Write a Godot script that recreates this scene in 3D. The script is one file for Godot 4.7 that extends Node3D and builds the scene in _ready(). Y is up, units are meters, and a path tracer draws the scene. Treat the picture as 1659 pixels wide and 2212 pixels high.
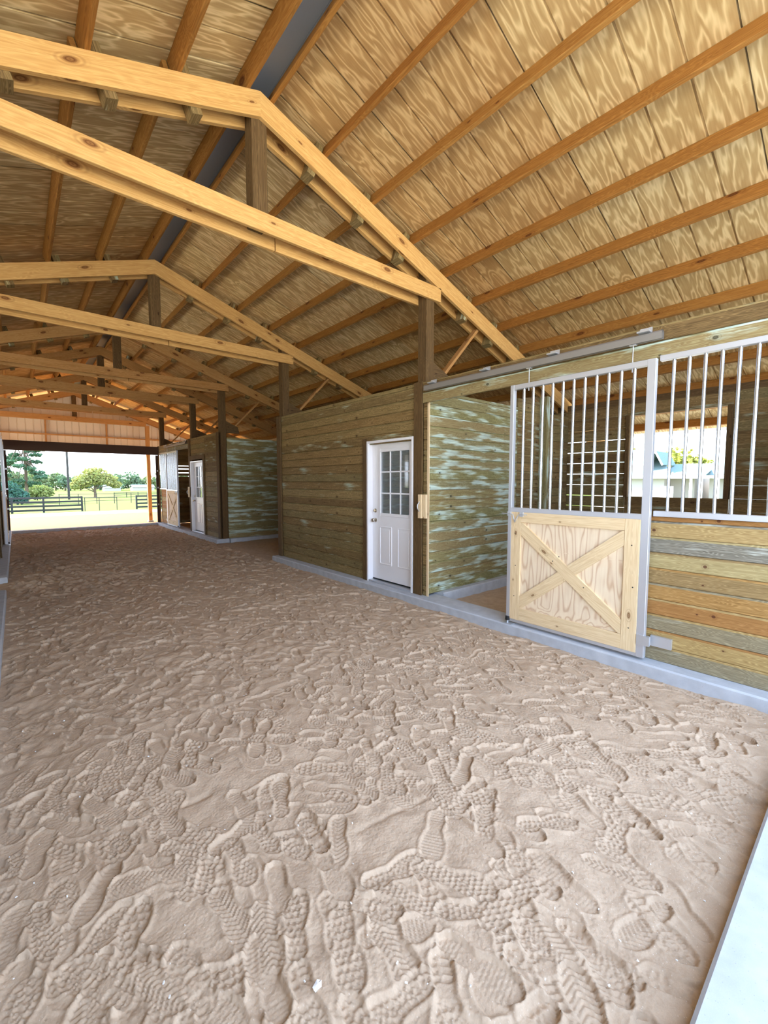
extends Node3D
# Horse barn: sand aisle, timber trusses, plywood roof deck, stall fronts.
# Axes: x to the right across the aisle, -z along the aisle away from the camera, y up. Metres.

const RX := 1.815           # ridge
const RTOP := 5.045         # top of the rafters at the ridge
const SL := 0.345           # roof slope
const PZ := [-3.92, -7.75, -11.1, -13.45, -17.05]   # bents with posts
const ROW := 0.134          # height of a wall plank
const CURB := 0.10

var rng := RandomNumberGenerator.new()
var meshes := {}
var M := {}
var taken := {}

# ------------------------------------------------------------------ helpers
func tag(o: Node, label := "", category := "", group := "", kind := ""):
	if label != "": o.set_meta("label", label)
	if category != "": o.set_meta("category", category)
	if group != "": o.set_meta("group", group)
	if kind != "": o.set_meta("kind", kind)
	return o

func numbered(n: String) -> String:
	if not taken.has(n):
		taken[n] = 0
		return n
	taken[n] += 1
	return "%s_%03d" % [n, taken[n]]

func thing(called: String, label: String, category: String, at := Vector3.ZERO, group := "") -> Node3D:
	var o := Node3D.new()
	o.name = numbered(called)
	add_child(o)
	o.position = at
	tag(o, label, category, group)
	return o

func structure(called: String, label := "") -> Node3D:
	var o := Node3D.new()
	o.name = numbered(called)
	add_child(o)
	tag(o, label, "", "", "structure")
	return o

func put(parent: Node, called: String, mesh: Mesh, mat: Material, xf := Transform3D.IDENTITY) -> MeshInstance3D:
	var o := MeshInstance3D.new()
	o.name = numbered(called) if parent == self else called
	o.mesh = mesh
	o.material_override = mat
	parent.add_child(o, true)
	if parent != self:
		o.transform = world_of(parent).affine_inverse() * xf
	else:
		o.transform = xf
	return o

func world_of(n: Node) -> Transform3D:
	var t := Transform3D.IDENTITY
	var k = n
	while k != self and k is Node3D:
		t = k.transform * t
		k = k.get_parent()
	return t

# A collector of triangles with normals and metre-scaled UVs.
class MB:
	var v := PackedVector3Array()
	var n := PackedVector3Array()
	var u := PackedVector2Array()
	func tri(a: Vector3, b: Vector3, c: Vector3, ua := Vector2.ZERO, ub := Vector2.ZERO, uc := Vector2.ZERO):
		var m := (c - a).cross(b - a).normalized()
		v.append_array([a, b, c]); n.append_array([m, m, m]); u.append_array([ua, ub, uc])
	func quad(a: Vector3, b: Vector3, c: Vector3, d: Vector3):   # clockwise seen from outside
		var e := (b - a).length()
		var f := (d - a).length()
		tri(a, b, c, Vector2(0, 0), Vector2(e, 0), Vector2(e, f))
		tri(a, c, d, Vector2(0, 0), Vector2(e, f), Vector2(0, f))
	func box(c: Vector3, s: Vector3, b := Basis.IDENTITY):
		var h := s * 0.5
		var p := []
		for i in 8:
			p.append(c + b * Vector3(h.x if i & 1 else -h.x, h.y if i & 2 else -h.y, h.z if i & 4 else -h.z))
		for f in [[0, 2, 3, 1], [5, 7, 6, 4], [4, 6, 2, 0], [1, 3, 7, 5], [2, 6, 7, 3], [4, 0, 1, 5]]:
			quad(p[f[0]], p[f[3]], p[f[2]], p[f[1]])
	# profile in (y, z) extruded along x; the profile runs counter-clockwise seen from +x
	func extrude(prof: PackedVector2Array, x0: float, x1: float):
		var k := prof.size()
		for i in k:
			var a := prof[i]
			var b := prof[(i + 1) % k]
			var p0 := Vector3(x0, a.x, a.y); var p1 := Vector3(x1, a.x, a.y)
			var p2 := Vector3(x1, b.x, b.y); var p3 := Vector3(x0, b.x, b.y)
			var ua := Vector2(x0, a.x + a.y); var ub := Vector2(x1, a.x + a.y)
			var uc := Vector2(x1, b.x + b.y); var ud := Vector2(x0, b.x + b.y)
			tri(p0, p2, p1, ua, uc, ub)
			tri(p0, p3, p2, ua, ud, uc)
		for i in range(1, k - 1):
			var q := [prof[0], prof[i], prof[i + 1]]
			var r := []
			var s := []
			var w := []
			for e in q:
				r.append(Vector3(x1, e.x, e.y)); s.append(Vector3(x0, e.x, e.y)); w.append(Vector2(x0 + e.y, e.x))
			tri(r[0], r[2], r[1], w[0], w[2], w[1])
			tri(s[0], s[1], s[2], w[0], w[1], w[2])
	func tube(path: Array, rad, seg := 8, caps := true):
		var rings := []
		var k := path.size()
		var side := Vector3.ZERO
		var along := 0.0
		for i in k:
			var d: Vector3 = (path[mini(i + 1, k - 1)] - path[maxi(i - 1, 0)]).normalized()
			if side == Vector3.ZERO:
				side = d.cross(Vector3.UP if absf(d.y) < 0.9 else Vector3.RIGHT).normalized()
			side = (side - d * side.dot(d)).normalized()
			var up := side.cross(d)
			if i > 0: along += (path[i] - path[i - 1]).length()
			var r: float = rad[i] if rad is Array else rad
			var ring := []
			for j in seg + 1:
				var a := TAU * j / seg
				var nn := side * cos(a) + up * sin(a)
				ring.append([path[i] + nn * r, nn, Vector2(along, a * r)])
			rings.append(ring)
		for i in k - 1:
			for j in seg:
				for t in [[0, 0], [1, 1], [1, 0], [0, 0], [0, 1], [1, 1]]:
					var e = rings[i + t[0]][j + t[1]]
					v.append(e[0]); n.append(e[1]); u.append(e[2])
		if caps:
			for e in [0, k - 1]:
				for j in range(1, seg - 1):
					var a: Vector3 = rings[e][0][0]; var b: Vector3 = rings[e][j][0]; var c: Vector3 = rings[e][j + 1][0]
					if e == 0: tri(a, b, c)
					else: tri(a, c, b)
	func lathe(prof: Array, c: Vector3, ax: Basis, seg := 14):   # prof: [radius, height] along ax.y
		for i in prof.size() - 1:
			for j in seg:
				var p := []
				for t in [[i, j], [i, j + 1], [i + 1, j + 1], [i + 1, j]]:
					var a: float = TAU * t[1] / seg
					p.append(c + ax * Vector3(prof[t[0]][0] * cos(a), prof[t[0]][1], prof[t[0]][0] * sin(a)))
				if (p[0] - p[1]).length() > 1e-6: tri(p[0], p[1], p[2])
				if (p[2] - p[3]).length() > 1e-6: tri(p[0], p[2], p[3])
	func done() -> ArrayMesh:
		var a := []
		a.resize(Mesh.ARRAY_MAX)
		a[Mesh.ARRAY_VERTEX] = v; a[Mesh.ARRAY_NORMAL] = n; a[Mesh.ARRAY_TEX_UV] = u
		var m := ArrayMesh.new()
		m.add_surface_from_arrays(Mesh.PRIMITIVE_TRIANGLES, a)
		return m

# Timber with eased edges, length along x, width along y, thickness along z, centred.
func timber_mesh(l: float, w: float, t: float, c := 0.003) -> ArrayMesh:
	var key := "%.3f %.3f %.3f %.4f" % [l, w, t, c]
	if not meshes.has(key):
		var b := MB.new()
		var y := w / 2
		var z := t / 2
		b.extrude(PackedVector2Array([Vector2(-y, -z + c), Vector2(-y + c, -z), Vector2(y - c, -z), Vector2(y, -z + c), Vector2(y, z - c), Vector2(y - c, z), Vector2(-y + c, z), Vector2(-y, z - c)]), -l / 2, l / 2)
		meshes[key] = b.done()
	return meshes[key]

# A piece of timber from a to b; 'up' is the direction of its width.
func timber(parent: Node, called: String, a: Vector3, b: Vector3, up: Vector3, w: float, t: float, set: Array, c := 0.003, pick := -1) -> MeshInstance3D:
	var x := (b - a).normalized()
	var y := (up - x * up.dot(x)).normalized()
	if rng.randf() < 0.5 and pick < 0:
		x = -x
	var z := x.cross(y)
	return put(parent, called, timber_mesh((b - a).length(), w, t, c), set[pick if pick >= 0 else rng.randi() % set.size()], Transform3D(Basis(x, y, z), (a + b) / 2))

func block(parent: Node, called: String, c: Vector3, s: Vector3, mat: Material, bev := 0.003) -> MeshInstance3D:
	# longest side becomes the length so that grain runs along it
	var l := s.max_axis_index()
	var x := Vector3.ZERO; x[l] = 1
	var y := Vector3.ZERO; y[(l + 1) % 3] = 1
	var z := x.cross(y)
	return put(parent, called, timber_mesh(s[l], s[(l + 1) % 3], s[(l + 2) % 3], bev), mat, Transform3D(Basis(x, y, z), c))

# ------------------------------------------------------------------ textures
func noise_bytes(sd: int, freq: float, w: int, h: int, sw: int, sh: int, oct := 3, typ := FastNoiseLite.TYPE_SIMPLEX_SMOOTH) -> PackedByteArray:
	var f := FastNoiseLite.new()
	f.seed = sd
	f.noise_type = typ
	f.frequency = freq
	f.fractal_octaves = oct
	var im := f.get_seamless_image(sw, sh)
	im.resize(w, h, Image.INTERPOLATE_CUBIC)
	im.convert(Image.FORMAT_L8)
	return im.get_data()

# rows: one [dark, light, patch threshold] per board in the sheet
func wood(sd: int, w: int, h: int, rows: Array, ring_k: float, ring_w: float, knots: float, knot_col: Color, patch := Color.WHITE, fine_w := 0.5, ring_f := 0.02, ring_s := 7, ring_o := 2, line := 0.0) -> ImageTexture:
	var fine := noise_bytes(sd, 0.09, w, h, w / 24, h, 3)
	var ring := noise_bytes(sd + 1, ring_f, w, h, w / ring_s, h, ring_o)
	var mott := noise_bytes(sd + 2, 0.03, w, h, w / 3, h, 4)
	var bloom := noise_bytes(sd + 3, 0.007, w, h, int(w / 2.6), h, 5)
	var out := PackedByteArray()
	out.resize(w * h * 3)
	var nr := rows.size()
	for y in h:
		var k := int(y * nr / h)
		var c0: Color = rows[k][0]
		var c1: Color = rows[k][1]
		var th: float = rows[k][2]
		for x in w:
			var i := y * w + x
			var f := fine[i] / 255.0
			var s := 0.5 + 0.5 * sin(ring[i] * ring_k + k * 5.0)
			s = s * s if line == 0.0 else 1.0 - pow(s, line)
			var t := clampf(fine_w * f + ring_w * s + (1.0 - fine_w - ring_w) * mott[i] / 255.0, 0, 1)
			var r := lerpf(c0.r, c1.r, t)
			var g := lerpf(c0.g, c1.g, t)
			var b := lerpf(c0.b, c1.b, t)
			if th < 1.0:
				var p := bloom[i] / 255.0 + (f - 0.5) * 0.14 + (mott[i] / 255.0 - 0.5) * 0.16
				if p > th:
					p = minf((p - th) * 3.2, 1.0) * 0.9
					var q := 0.8 + 0.4 * f
					r = lerpf(r, minf(patch.r * q, 1), p)
					g = lerpf(g, minf(patch.g * q, 1), p)
					b = lerpf(b, minf(patch.b * q, 1), p)
			out[i * 3] = int(r * 255)
			out[i * 3 + 1] = int(g * 255)
			out[i * 3 + 2] = int(b * 255)
	var kr := RandomNumberGenerator.new()
	kr.seed = sd
	var rh := h / nr
	for k in nr:
		var cnt := int(knots) + (1 if kr.randf() < fmod(knots, 1.0) else 0)
		for j in cnt:
			var cx := kr.randi() % w
			var cy := k * rh + int(rh * kr.randf_range(0.2, 0.8))
			var rr := rh * kr.randf_range(0.035, 0.10)
			var st := kr.randf_range(1.0, 1.7) * w / h * 0.6
			var reach := int(rr * 3.0)
			for dy in range(-reach, reach + 1):
				var yy := cy + dy
				if yy < k * rh or yy >= (k + 1) * rh: continue
				for dx in range(-int(reach * st), int(reach * st) + 1):
					var d := sqrt(pow(dx / st, 2) + dy * dy) / rr
					if d > 3.0: continue
					var i := (yy * w + posmod(cx + dx, w))
					var m := 0.0
					if d < 1.0: m = 0.9 - 0.35 * absf(sin(d * 5.0))
					else: m = (0.16 + 0.16 * sin(d * 7.0)) * clampf((3.0 - d) / 2.0, 0, 1)
					if m > 0:
						out[i * 3] = int(lerpf(out[i * 3], knot_col.r8, m))
						out[i * 3 + 1] = int(lerpf(out[i * 3 + 1], knot_col.g8, m))
						out[i * 3 + 2] = int(lerpf(out[i * 3 + 2], knot_col.b8, m))
	return ImageTexture.create_from_image(Image.create_from_data(w, h, false, Image.FORMAT_RGB8, out))

func speckle(sd: int, size: int, c0: Color, c1: Color, freq: float, mix_fine: float, dots := 0.0, dot_col := Color.WHITE) -> ImageTexture:
	var a := noise_bytes(sd, freq, size, size, size, size, 4)
	var b := noise_bytes(sd + 9, 0.45, size, size, size, size, 2)
	var out := PackedByteArray()
	out.resize(size * size * 3)
	var kr := RandomNumberGenerator.new()
	kr.seed = sd
	for i in size * size:
		var t := lerpf(a[i], b[i], mix_fine) / 255.0
		var c := c0.lerp(c1, t)
		if dots > 0 and kr.randf() < dots: c = c.lerp(dot_col, 0.6)
		out[i * 3] = c.r8; out[i * 3 + 1] = c.g8; out[i * 3 + 2] = c.b8
	return ImageTexture.create_from_image(Image.create_from_data(size, size, false, Image.FORMAT_RGB8, out))

func wood_set(tex: Texture2D, rows: int, lrep: float, rowh: float, rough := 0.75, spread := 3, keep: Array = []) -> Array:
	var out := []
	for k in rows:
		if keep.size() and not k in keep: continue
		for j in spread:
			var m := StandardMaterial3D.new()
			m.albedo_texture = tex
			m.roughness = rough
			m.metallic_specular = 0.3
			m.uv1_scale = Vector3(1.0 / lrep, 1.0 / (rowh * rows), 1)
			m.uv1_offset = Vector3(rng.randf(), (k + 0.5) / rows, 0)
			out.append(m)
	return out

func plain(c: Color, rough := 0.6, metal := 0.0, spec := 0.5) -> StandardMaterial3D:
	var m := StandardMaterial3D.new()
	m.albedo_color = c
	m.roughness = rough
	m.metallic = metal
	m.metallic_specular = spec
	return m

func tri_mat(tex: Texture2D, scale: float, rough := 0.9) -> StandardMaterial3D:
	var m := StandardMaterial3D.new()
	m.albedo_texture = tex
	m.uv1_triplanar = true
	m.uv1_world_triplanar = true
	m.uv1_scale = Vector3.ONE * scale
	m.roughness = rough
	m.metallic_specular = 0.2
	return m

func C(r: int, g: int, b: int) -> Color:
	return Color(r / 255.0, g / 255.0, b / 255.0)

func make_materials():
	# roof deck plywood: broad figure of light and dark veneer
	var ply := []
	for k in 4: ply.append([C(174, 144, 98), C(234, 212, 166), 2.0])
	var t := wood(11, 1024, 1024, ply, 0.09, 0.66, 0.0, C(120, 80, 40), Color.WHITE, 0.22, 0.0065, 4, 4)
	M.ply = []
	for k in 8:
		var m := StandardMaterial3D.new()
		m.albedo_texture = t
		m.albedo_color = [C(255, 255, 255), C(250, 244, 236), C(255, 250, 240), C(244, 232, 218), C(255, 255, 255), C(252, 246, 240), C(238, 222, 206), C(255, 252, 246)][k]
		m.roughness = 0.8
		m.metallic_specular = 0.3
		m.uv1_scale = Vector3(0.41, 0.62, 1)
		m.uv1_offset = Vector3(rng.randf(), rng.randf(), 0)
		M.ply.append(m)
	# yellow pine framing lumber
	var pine := []
	for k in 4: pine.append([C(158 + k * 6, 112 + k * 5, 62 + k * 4), C(206, 160 + k * 3, 106 + k * 3), 2.0])
	t = wood(23, 1024, 512, pine, 0.20, 0.3, 3.0, C(84, 40, 16), Color.WHITE, 0.5)
	M.pine = wood_set(t, 4, 2.6, 0.24, 0.7)
	var pu := []
	for k in 4: pu.append([C(126 + k * 4, 82 + k * 3, 35 + k * 2), C(182, 128 + k * 3, 66 + k * 3), 2.0])
	t = wood(27, 1024, 512, pu, 0.20, 0.3, 2.0, C(74, 36, 16), Color.WHITE, 0.5)
	M.purlin = wood_set(t, 4, 2.6, 0.24, 0.7)
	# paler end wood for the trusses near the opening
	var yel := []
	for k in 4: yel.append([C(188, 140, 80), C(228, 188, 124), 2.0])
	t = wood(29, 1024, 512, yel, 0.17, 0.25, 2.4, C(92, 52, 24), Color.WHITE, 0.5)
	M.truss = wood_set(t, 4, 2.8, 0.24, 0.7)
	# treated planks, brown with pale salt bloom here and there
	var br := []
	for k in 8:
		var th: float = [2.0, 0.70, 2.0, 0.66, 2.0, 0.74, 2.0, 0.54][k]
		var q: float = [1.0, 0.9, 1.0, 0.94, 0.84, 1.02, 0.93, 0.9][k]
		var g: float = [0.0, 4.0, 10.0, 0.0, -4.0, 6.0, 12.0, 2.0][k]
		br.append([Color(0.37 * q, (0.295 + g / 400.0) * q, (0.175 + g / 400.0) * q), Color(0.74 * q, (0.62 + g / 400.0) * q, (0.42 + g / 400.0) * q), th])
	t = wood(37, 1024, 1024, br, 0.26, 0.34, 1.6, C(58, 40, 24), C(176, 190, 172), 0.5)
	M.brown = wood_set(t, 8, 2.2, ROW, 0.8, 2)
	# treated planks with a strong blue-green bloom
	var gr := []
	for k in 8:
		var th: float = [0.46, 0.56, 0.40, 0.52, 0.62, 0.34, 0.54, 0.42][k]
		gr.append([C(104 + (k * 5) % 22, 98, 62), C(180, 172, 120 + (k * 7) % 20), th])
	t = wood(41, 1024, 1024, gr, 0.24, 0.3, 1.3, C(54, 50, 36), C(196, 214, 204), 0.5)
	M.green = wood_set(t, 8, 2.0, ROW, 0.8, 2)
	# fresher planks of the stall front, each its own tone
	var fr := [
		[C(136, 94, 50), C(190, 144, 90), 2.0], [C(146, 118, 74), C(204, 180, 128), 2.0], [C(98, 92, 80), C(174, 170, 154), 0.68], [C(144, 126, 84), C(202, 186, 138), 2.0],
		[C(122, 98, 62), C(182, 156, 110), 2.0], [C(136, 100, 54), C(200, 160, 102), 2.0], [C(116, 104, 80), C(176, 164, 132), 0.74], [C(142, 114, 70), C(204, 178, 120), 2.0]]
	t = wood(53, 1024, 1024, fr, 0.24, 0.42, 1.6, C(70, 36, 24), C(196, 200, 190), 0.45)
	M.fresh = wood_set(t, 8, 1.9, ROW, 0.75, 1)
	# treated posts, dark brown
	var po := []
	for k in 4: po.append([C(70, 52, 32), C(132, 106, 70), 2.0])
	t = wood(61, 512, 512, po, 0.26, 0.35, 1.0, C(50, 32, 20), Color.WHITE, 0.5)
	M.post = wood_set(t, 4, 1.8, 0.15, 0.8, 2)
	# white pine of the stall doors
	var wp := []
	for k in 4: wp.append([C(214, 184, 140), C(246, 226, 188), 2.0])
	t = wood(67, 512, 512, wp, 0.14, 0.25, 2.0, C(120, 84, 54), Color.WHITE, 0.45)
	M.white_pine = wood_set(t, 4, 1.4, 0.13, 0.7, 2)
	var dp := []
	for k in 2: dp.append([C(206, 172, 140), C(246, 230, 202), 2.0])
	t = wood(71, 512, 512, dp, 0.11, 0.6, 0.0, C(120, 84, 54), Color.WHITE, 0.2, 0.008, 6, 3, 5.0)
	M.door_ply = wood_set(t, 2, 1.3, 0.65, 0.7, 1)
	# sand, concrete, ground
	M.sand = tri_mat(speckle(5, 512, C(172, 148, 124), C(210, 186, 160), 0.02, 0.45, 0.004, C(250, 246, 240)), 0.9, 0.95)
	var grit := FastNoiseLite.new()
	grit.frequency = 0.12
	grit.fractal_octaves = 4
	M.sand.heightmap_enabled = true
	M.sand.heightmap_texture = ImageTexture.create_from_image(grit.get_seamless_image(512, 512))
	M.sand.heightmap_scale = 0.25
	M.apron = tri_mat(speckle(6, 512, C(96, 66, 34), C(138, 100, 54), 0.02, 0.5, 0.004, C(210, 200, 190)), 0.5, 0.95)
	M.yard = tri_mat(speckle(16, 256, C(184, 176, 156), C(216, 210, 194), 0.03, 0.5), 0.4, 0.95)
	M.gravel = tri_mat(speckle(7, 256, C(120, 118, 112), C(176, 174, 168), 0.08, 0.6), 0.3, 0.95)
	M.grass = tri_mat(speckle(8, 512, C(50, 66, 16), C(88, 100, 30), 0.03, 0.5), 0.16, 0.95)
	M.concrete = tri_mat(speckle(9, 512, C(174, 178, 184), C(202, 206, 212), 0.012, 0.35, 0.002, C(120, 120, 120)), 1.1, 0.85)
	# metals and paint
	M.alu = plain(C(204, 206, 212), 0.45, 0.55)
	M.bar = plain(C(214, 218, 224), 0.24, 0.95)
	M.track = plain(C(150, 146, 142), 0.5, 0.5)
	M.zinc = plain(C(206, 210, 216), 0.34, 0.6)
	M.nickel = plain(C(190, 180, 164), 0.25, 1.0)
	M.rubber = plain(C(22, 22, 24), 0.7)
	M.paint = plain(C(243, 242, 245), 0.35)
	M.cladding = plain(C(232, 222, 204), 0.5, 0.0)
	M.cap_metal = plain(C(150, 158, 168), 0.5, 0.1)
	M.header = plain(C(70, 48, 34), 0.75)
	M.black_paint = plain(C(26, 28, 30), 0.6)
	M.iron = plain(C(58, 54, 52), 0.6, 0.3)
	M.glass = plain(Color(0.9, 0.95, 0.95, 0.12), 0.03)
	M.glass.transparency = BaseMaterial3D.TRANSPARENCY_ALPHA
	M.shell = plain(C(244, 242, 238), 0.8)
	M.shingle = tri_mat(speckle(12, 256, C(92, 112, 114), C(132, 150, 150), 0.06, 0.6), 0.5, 0.9)
	M.siding = plain(C(176, 170, 164), 0.7)
	M.bark = tri_mat(speckle(13, 256, C(84, 70, 58), C(138, 120, 104), 0.05, 0.5), 1.0, 0.95)

# ------------------------------------------------------------------ roof
func slope_dir(s: float) -> Vector3:
	return Vector3(s, -SL, 0).normalized()

func slope_up(s: float) -> Vector3:
	return Vector3(s * SL, 1, 0).normalized()

func on_roof(s: float, off: float, lift: float, z: float) -> Vector3:
	return Vector3(RX + s * off, RTOP - SL * off, z) + slope_up(s) * lift

func panel_mesh(l: float, w: float) -> ArrayMesh:
	# grooved sheet: length along x, width along y, face down (-z)
	var key := "panel %.3f %.3f" % [l, w]
	if not meshes.has(key):
		var b := MB.new()
		var pr := PackedVector2Array()
		var y := -w / 2 + 0.005
		pr.append(Vector2(y, 0.0))
		var k := int(round(w / 0.305))
		for i in k:
			var e := -w / 2 + w * (i + 1) / k
			if i < k - 1:
				pr.append(Vector2(e - 0.010, 0)); pr.append(Vector2(e - 0.008, 0.016)); pr.append(Vector2(e + 0.008, 0.016)); pr.append(Vector2(e + 0.010, 0))
			else:
				pr.append(Vector2(e - 0.005, 0))
		# long bottom face as separate strips
		var x0 := -l / 2 + 0.001
		var x1 := l / 2 - 0.001
		for i in pr.size() - 1:
			var a := pr[i]; var c := pr[i + 1]
			b.tri(Vector3(x0, a.x, a.y), Vector3(x1, c.x, c.y), Vector3(x1, a.x, a.y), Vector2(x0, a.x), Vector2(x1, c.x), Vector2(x1, a.x))
			b.tri(Vector3(x0, a.x, a.y), Vector3(x0, c.x, c.y), Vector3(x1, c.x, c.y), Vector2(x0, a.x), Vector2(x0, c.x), Vector2(x1, c.x))
		b.box(Vector3(0, 0, 0.0195), Vector3(x1 - x0, w - 0.001, 0.006))
		meshes[key] = b.done()
	return meshes[key]

const PURLIN := [0.11, 0.70, 1.31, 1.91, 2.50, 3.10, 3.70, 4.30, 4.90, 5.50, 6.10, 6.70, 7.30]

func build_roof():
	var ce := structure("ceiling", "grooved plywood roof deck on pine purlins")
	var bays := [[0.45, PZ[0]], [PZ[0], PZ[1]], [PZ[1], PZ[2]], [PZ[2], PZ[3]], [PZ[3], PZ[4]], [PZ[4], -20.35]]
	for s in [-1, 1]:
		var d := slope_dir(s)
		var up := slope_up(s)
		# deck sheets
		var w := 1.22
		for row in 4:
			var off0: float = [0.10, 2.50, 4.90, 7.30][row]
			var off1: float = [2.50, 4.90, 7.30, 7.67][row]
			var l := (off1 - off0) * sqrt(1 + SL * SL)
			var kz := 0
			var z := 0.45
			while z > -20.3:
				# sheets nobody could see are left to the sheet roofing above
				if s < 0 and row > 1:
					pass
				else:
					var zc := z - w / 2
					var at := on_roof(s, (off0 + off1) / 2, 0.141, zc)
					var bz := up
					var bx := d
					var by := bz.cross(bx)
					put(ce, "deck_panel", panel_mesh(l, w), M.ply[(kz * 5 + row * 3 + (4 if s > 0 else 0)) % 8], Transform3D(Basis(bx, by, bz), at))
				z -= w
				kz += 1
		# purlins, one length per bay, set off a little where they lap
		for bi in bays.size():
			for pi in PURLIN.size():
				if s < 0 and pi > 6: continue
				var o: float = PURLIN[pi] + (0.02 if bi % 2 else -0.02) * (0 if pi == 0 else 1)
				timber(ce, "purlin", on_roof(s, o, 0.07, bays[bi][0] - 0.004), on_roof(s, o, 0.07, bays[bi][1] + 0.004), up, 0.138, 0.038, M.purlin)
		# sheet roofing over the deck
		var rf := MB.new()
		rf.box(Vector3.ZERO, Vector3(7.75 * sqrt(1 + SL * SL), 0.012, 21.2))
		put(ce, "roofing", rf.done(), M.cap_metal, Transform3D(Basis(d * 1.0, up, d.cross(up)), on_roof(s, 0.09 + 3.875, 0.172, -9.95)))
	# ridge cap: folded metal standing a little above the roofing
	var cap := MB.new()
	cap.extrude(PackedVector2Array([Vector2(-0.075, -0.24), Vector2(0.0, 0.0), Vector2(-0.075, 0.24), Vector2(-0.07, 0.24), Vector2(0.006, 0.0), Vector2(-0.07, -0.24)]), -10.6, 10.6)
	put(ce, "ridge_cap", cap.done(), M.cap_metal, Transform3D(Basis(Vector3(0, 0, -1), Vector3.UP, Vector3(1, 0, 0)), Vector3(RX, RTOP + 0.192, -9.95)))

func build_truss(z: float, label: String, set: Array, full := true):
	var t := thing("roof_truss", label, "truss", Vector3(RX, 3.87, z), "timber roof trusses over the aisle")
	for side in [1, -1]:
		var zz: float = z + side * 0.092
		for s in [-1, 1]:
			var lim := 7.55 if s > 0 else 3.6
			if z < -10: lim = 7.55 if s > 0 else 4.4
			# rafter with a plumb cut at the ridge
			var b := MB.new()
			var dv := 0.215
			var e: float = s * lim
			var pr := [Vector2(0, 0), Vector2(0, -dv), Vector2(e, -SL * lim - dv), Vector2(e, -SL * lim)]
			var f := []
			var g := []
			for q in pr:
				f.append(Vector3(q.x, q.y, 0.019)); g.append(Vector3(q.x, q.y, -0.019))
			var uvs := func(q: Vector2) -> Vector2: return Vector2(q.x * 1.06, q.y + absf(q.x) * SL + 0.107)
			var o := [0, 1, 2, 3]
			for tr in [[0, 1, 2], [0, 2, 3]]:
				var i0: int = tr[0]; var i1: int = tr[1]; var i2: int = tr[2]
				var u0: Vector2 = uvs.call(pr[i0]); var u1: Vector2 = uvs.call(pr[i1]); var u2: Vector2 = uvs.call(pr[i2])
				if s > 0:
					b.tri(f[i0], f[i2], f[i1], u0, u2, u1); b.tri(g[i0], g[i1], g[i2], u0, u1, u2)
				else:
					b.tri(f[i0], f[i1], f[i2], u0, u1, u2); b.tri(g[i0], g[i2], g[i1], u0, u2, u1)
			for i in 4:
				var j := (i + 1) % 4
				var ua := Vector2(pr[i].x * 1.06, 0.02); var ub := Vector2(pr[j].x * 1.06, 0.02)
				var ad := Vector2(0, 0.038)
				if s > 0:
					b.tri(f[i], f[j], g[j], ua, ub, ub + ad); b.tri(f[i], g[j], g[i], ua, ub + ad, ua + ad)
				else:
					b.tri(f[i], g[j], f[j], ua, ub + ad, ub); b.tri(f[i], g[i], g[j], ua, ua + ad, ub + ad)
			put(t, "rafter", b.done(), set[rng.randi() % set.size()], Transform3D(Basis.IDENTITY, Vector3(RX, RTOP, zz)))
		# bottom chord; the far one is spliced of two lengths
		if side > 0 or not full:
			timber(t, "bottom_chord", Vector3(-0.55, 3.937, zz), Vector3(4.22, 3.937, zz), Vector3.UP, 0.17, 0.038, set)
		else:
			timber(t, "bottom_chord", Vector3(-0.55, 3.902, zz), Vector3(2.02, 3.902, zz), Vector3.UP, 0.17, 0.038, set)
			timber(t, "bottom_chord", Vector3(2.03, 3.902, zz), Vector3(4.14, 3.902, zz), Vector3.UP, 0.17, 0.038, set)
	# king post between the pairs
	timber(t, "king_post", Vector3(RX, 3.92, z), Vector3(RX, 5.05, z), Vector3(1, 0, 0), 0.145, 0.144, M.post)
	# blocks between the rafter pairs that hold the purlins
	for s in [-1, 1]:
		for pi in range(1, 8):
			if s < 0 and pi > (3 if z > -6 else 4): continue
			var o: float = PURLIN[pi] - 0.085
			if s > 0 and pi == 4: continue
			timber(t, "purlin_block", on_roof(s, o, -0.25, z), on_roof(s, o, 0.10, z), slope_dir(s), 0.085, 0.14, M.brown)
	return t

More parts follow.
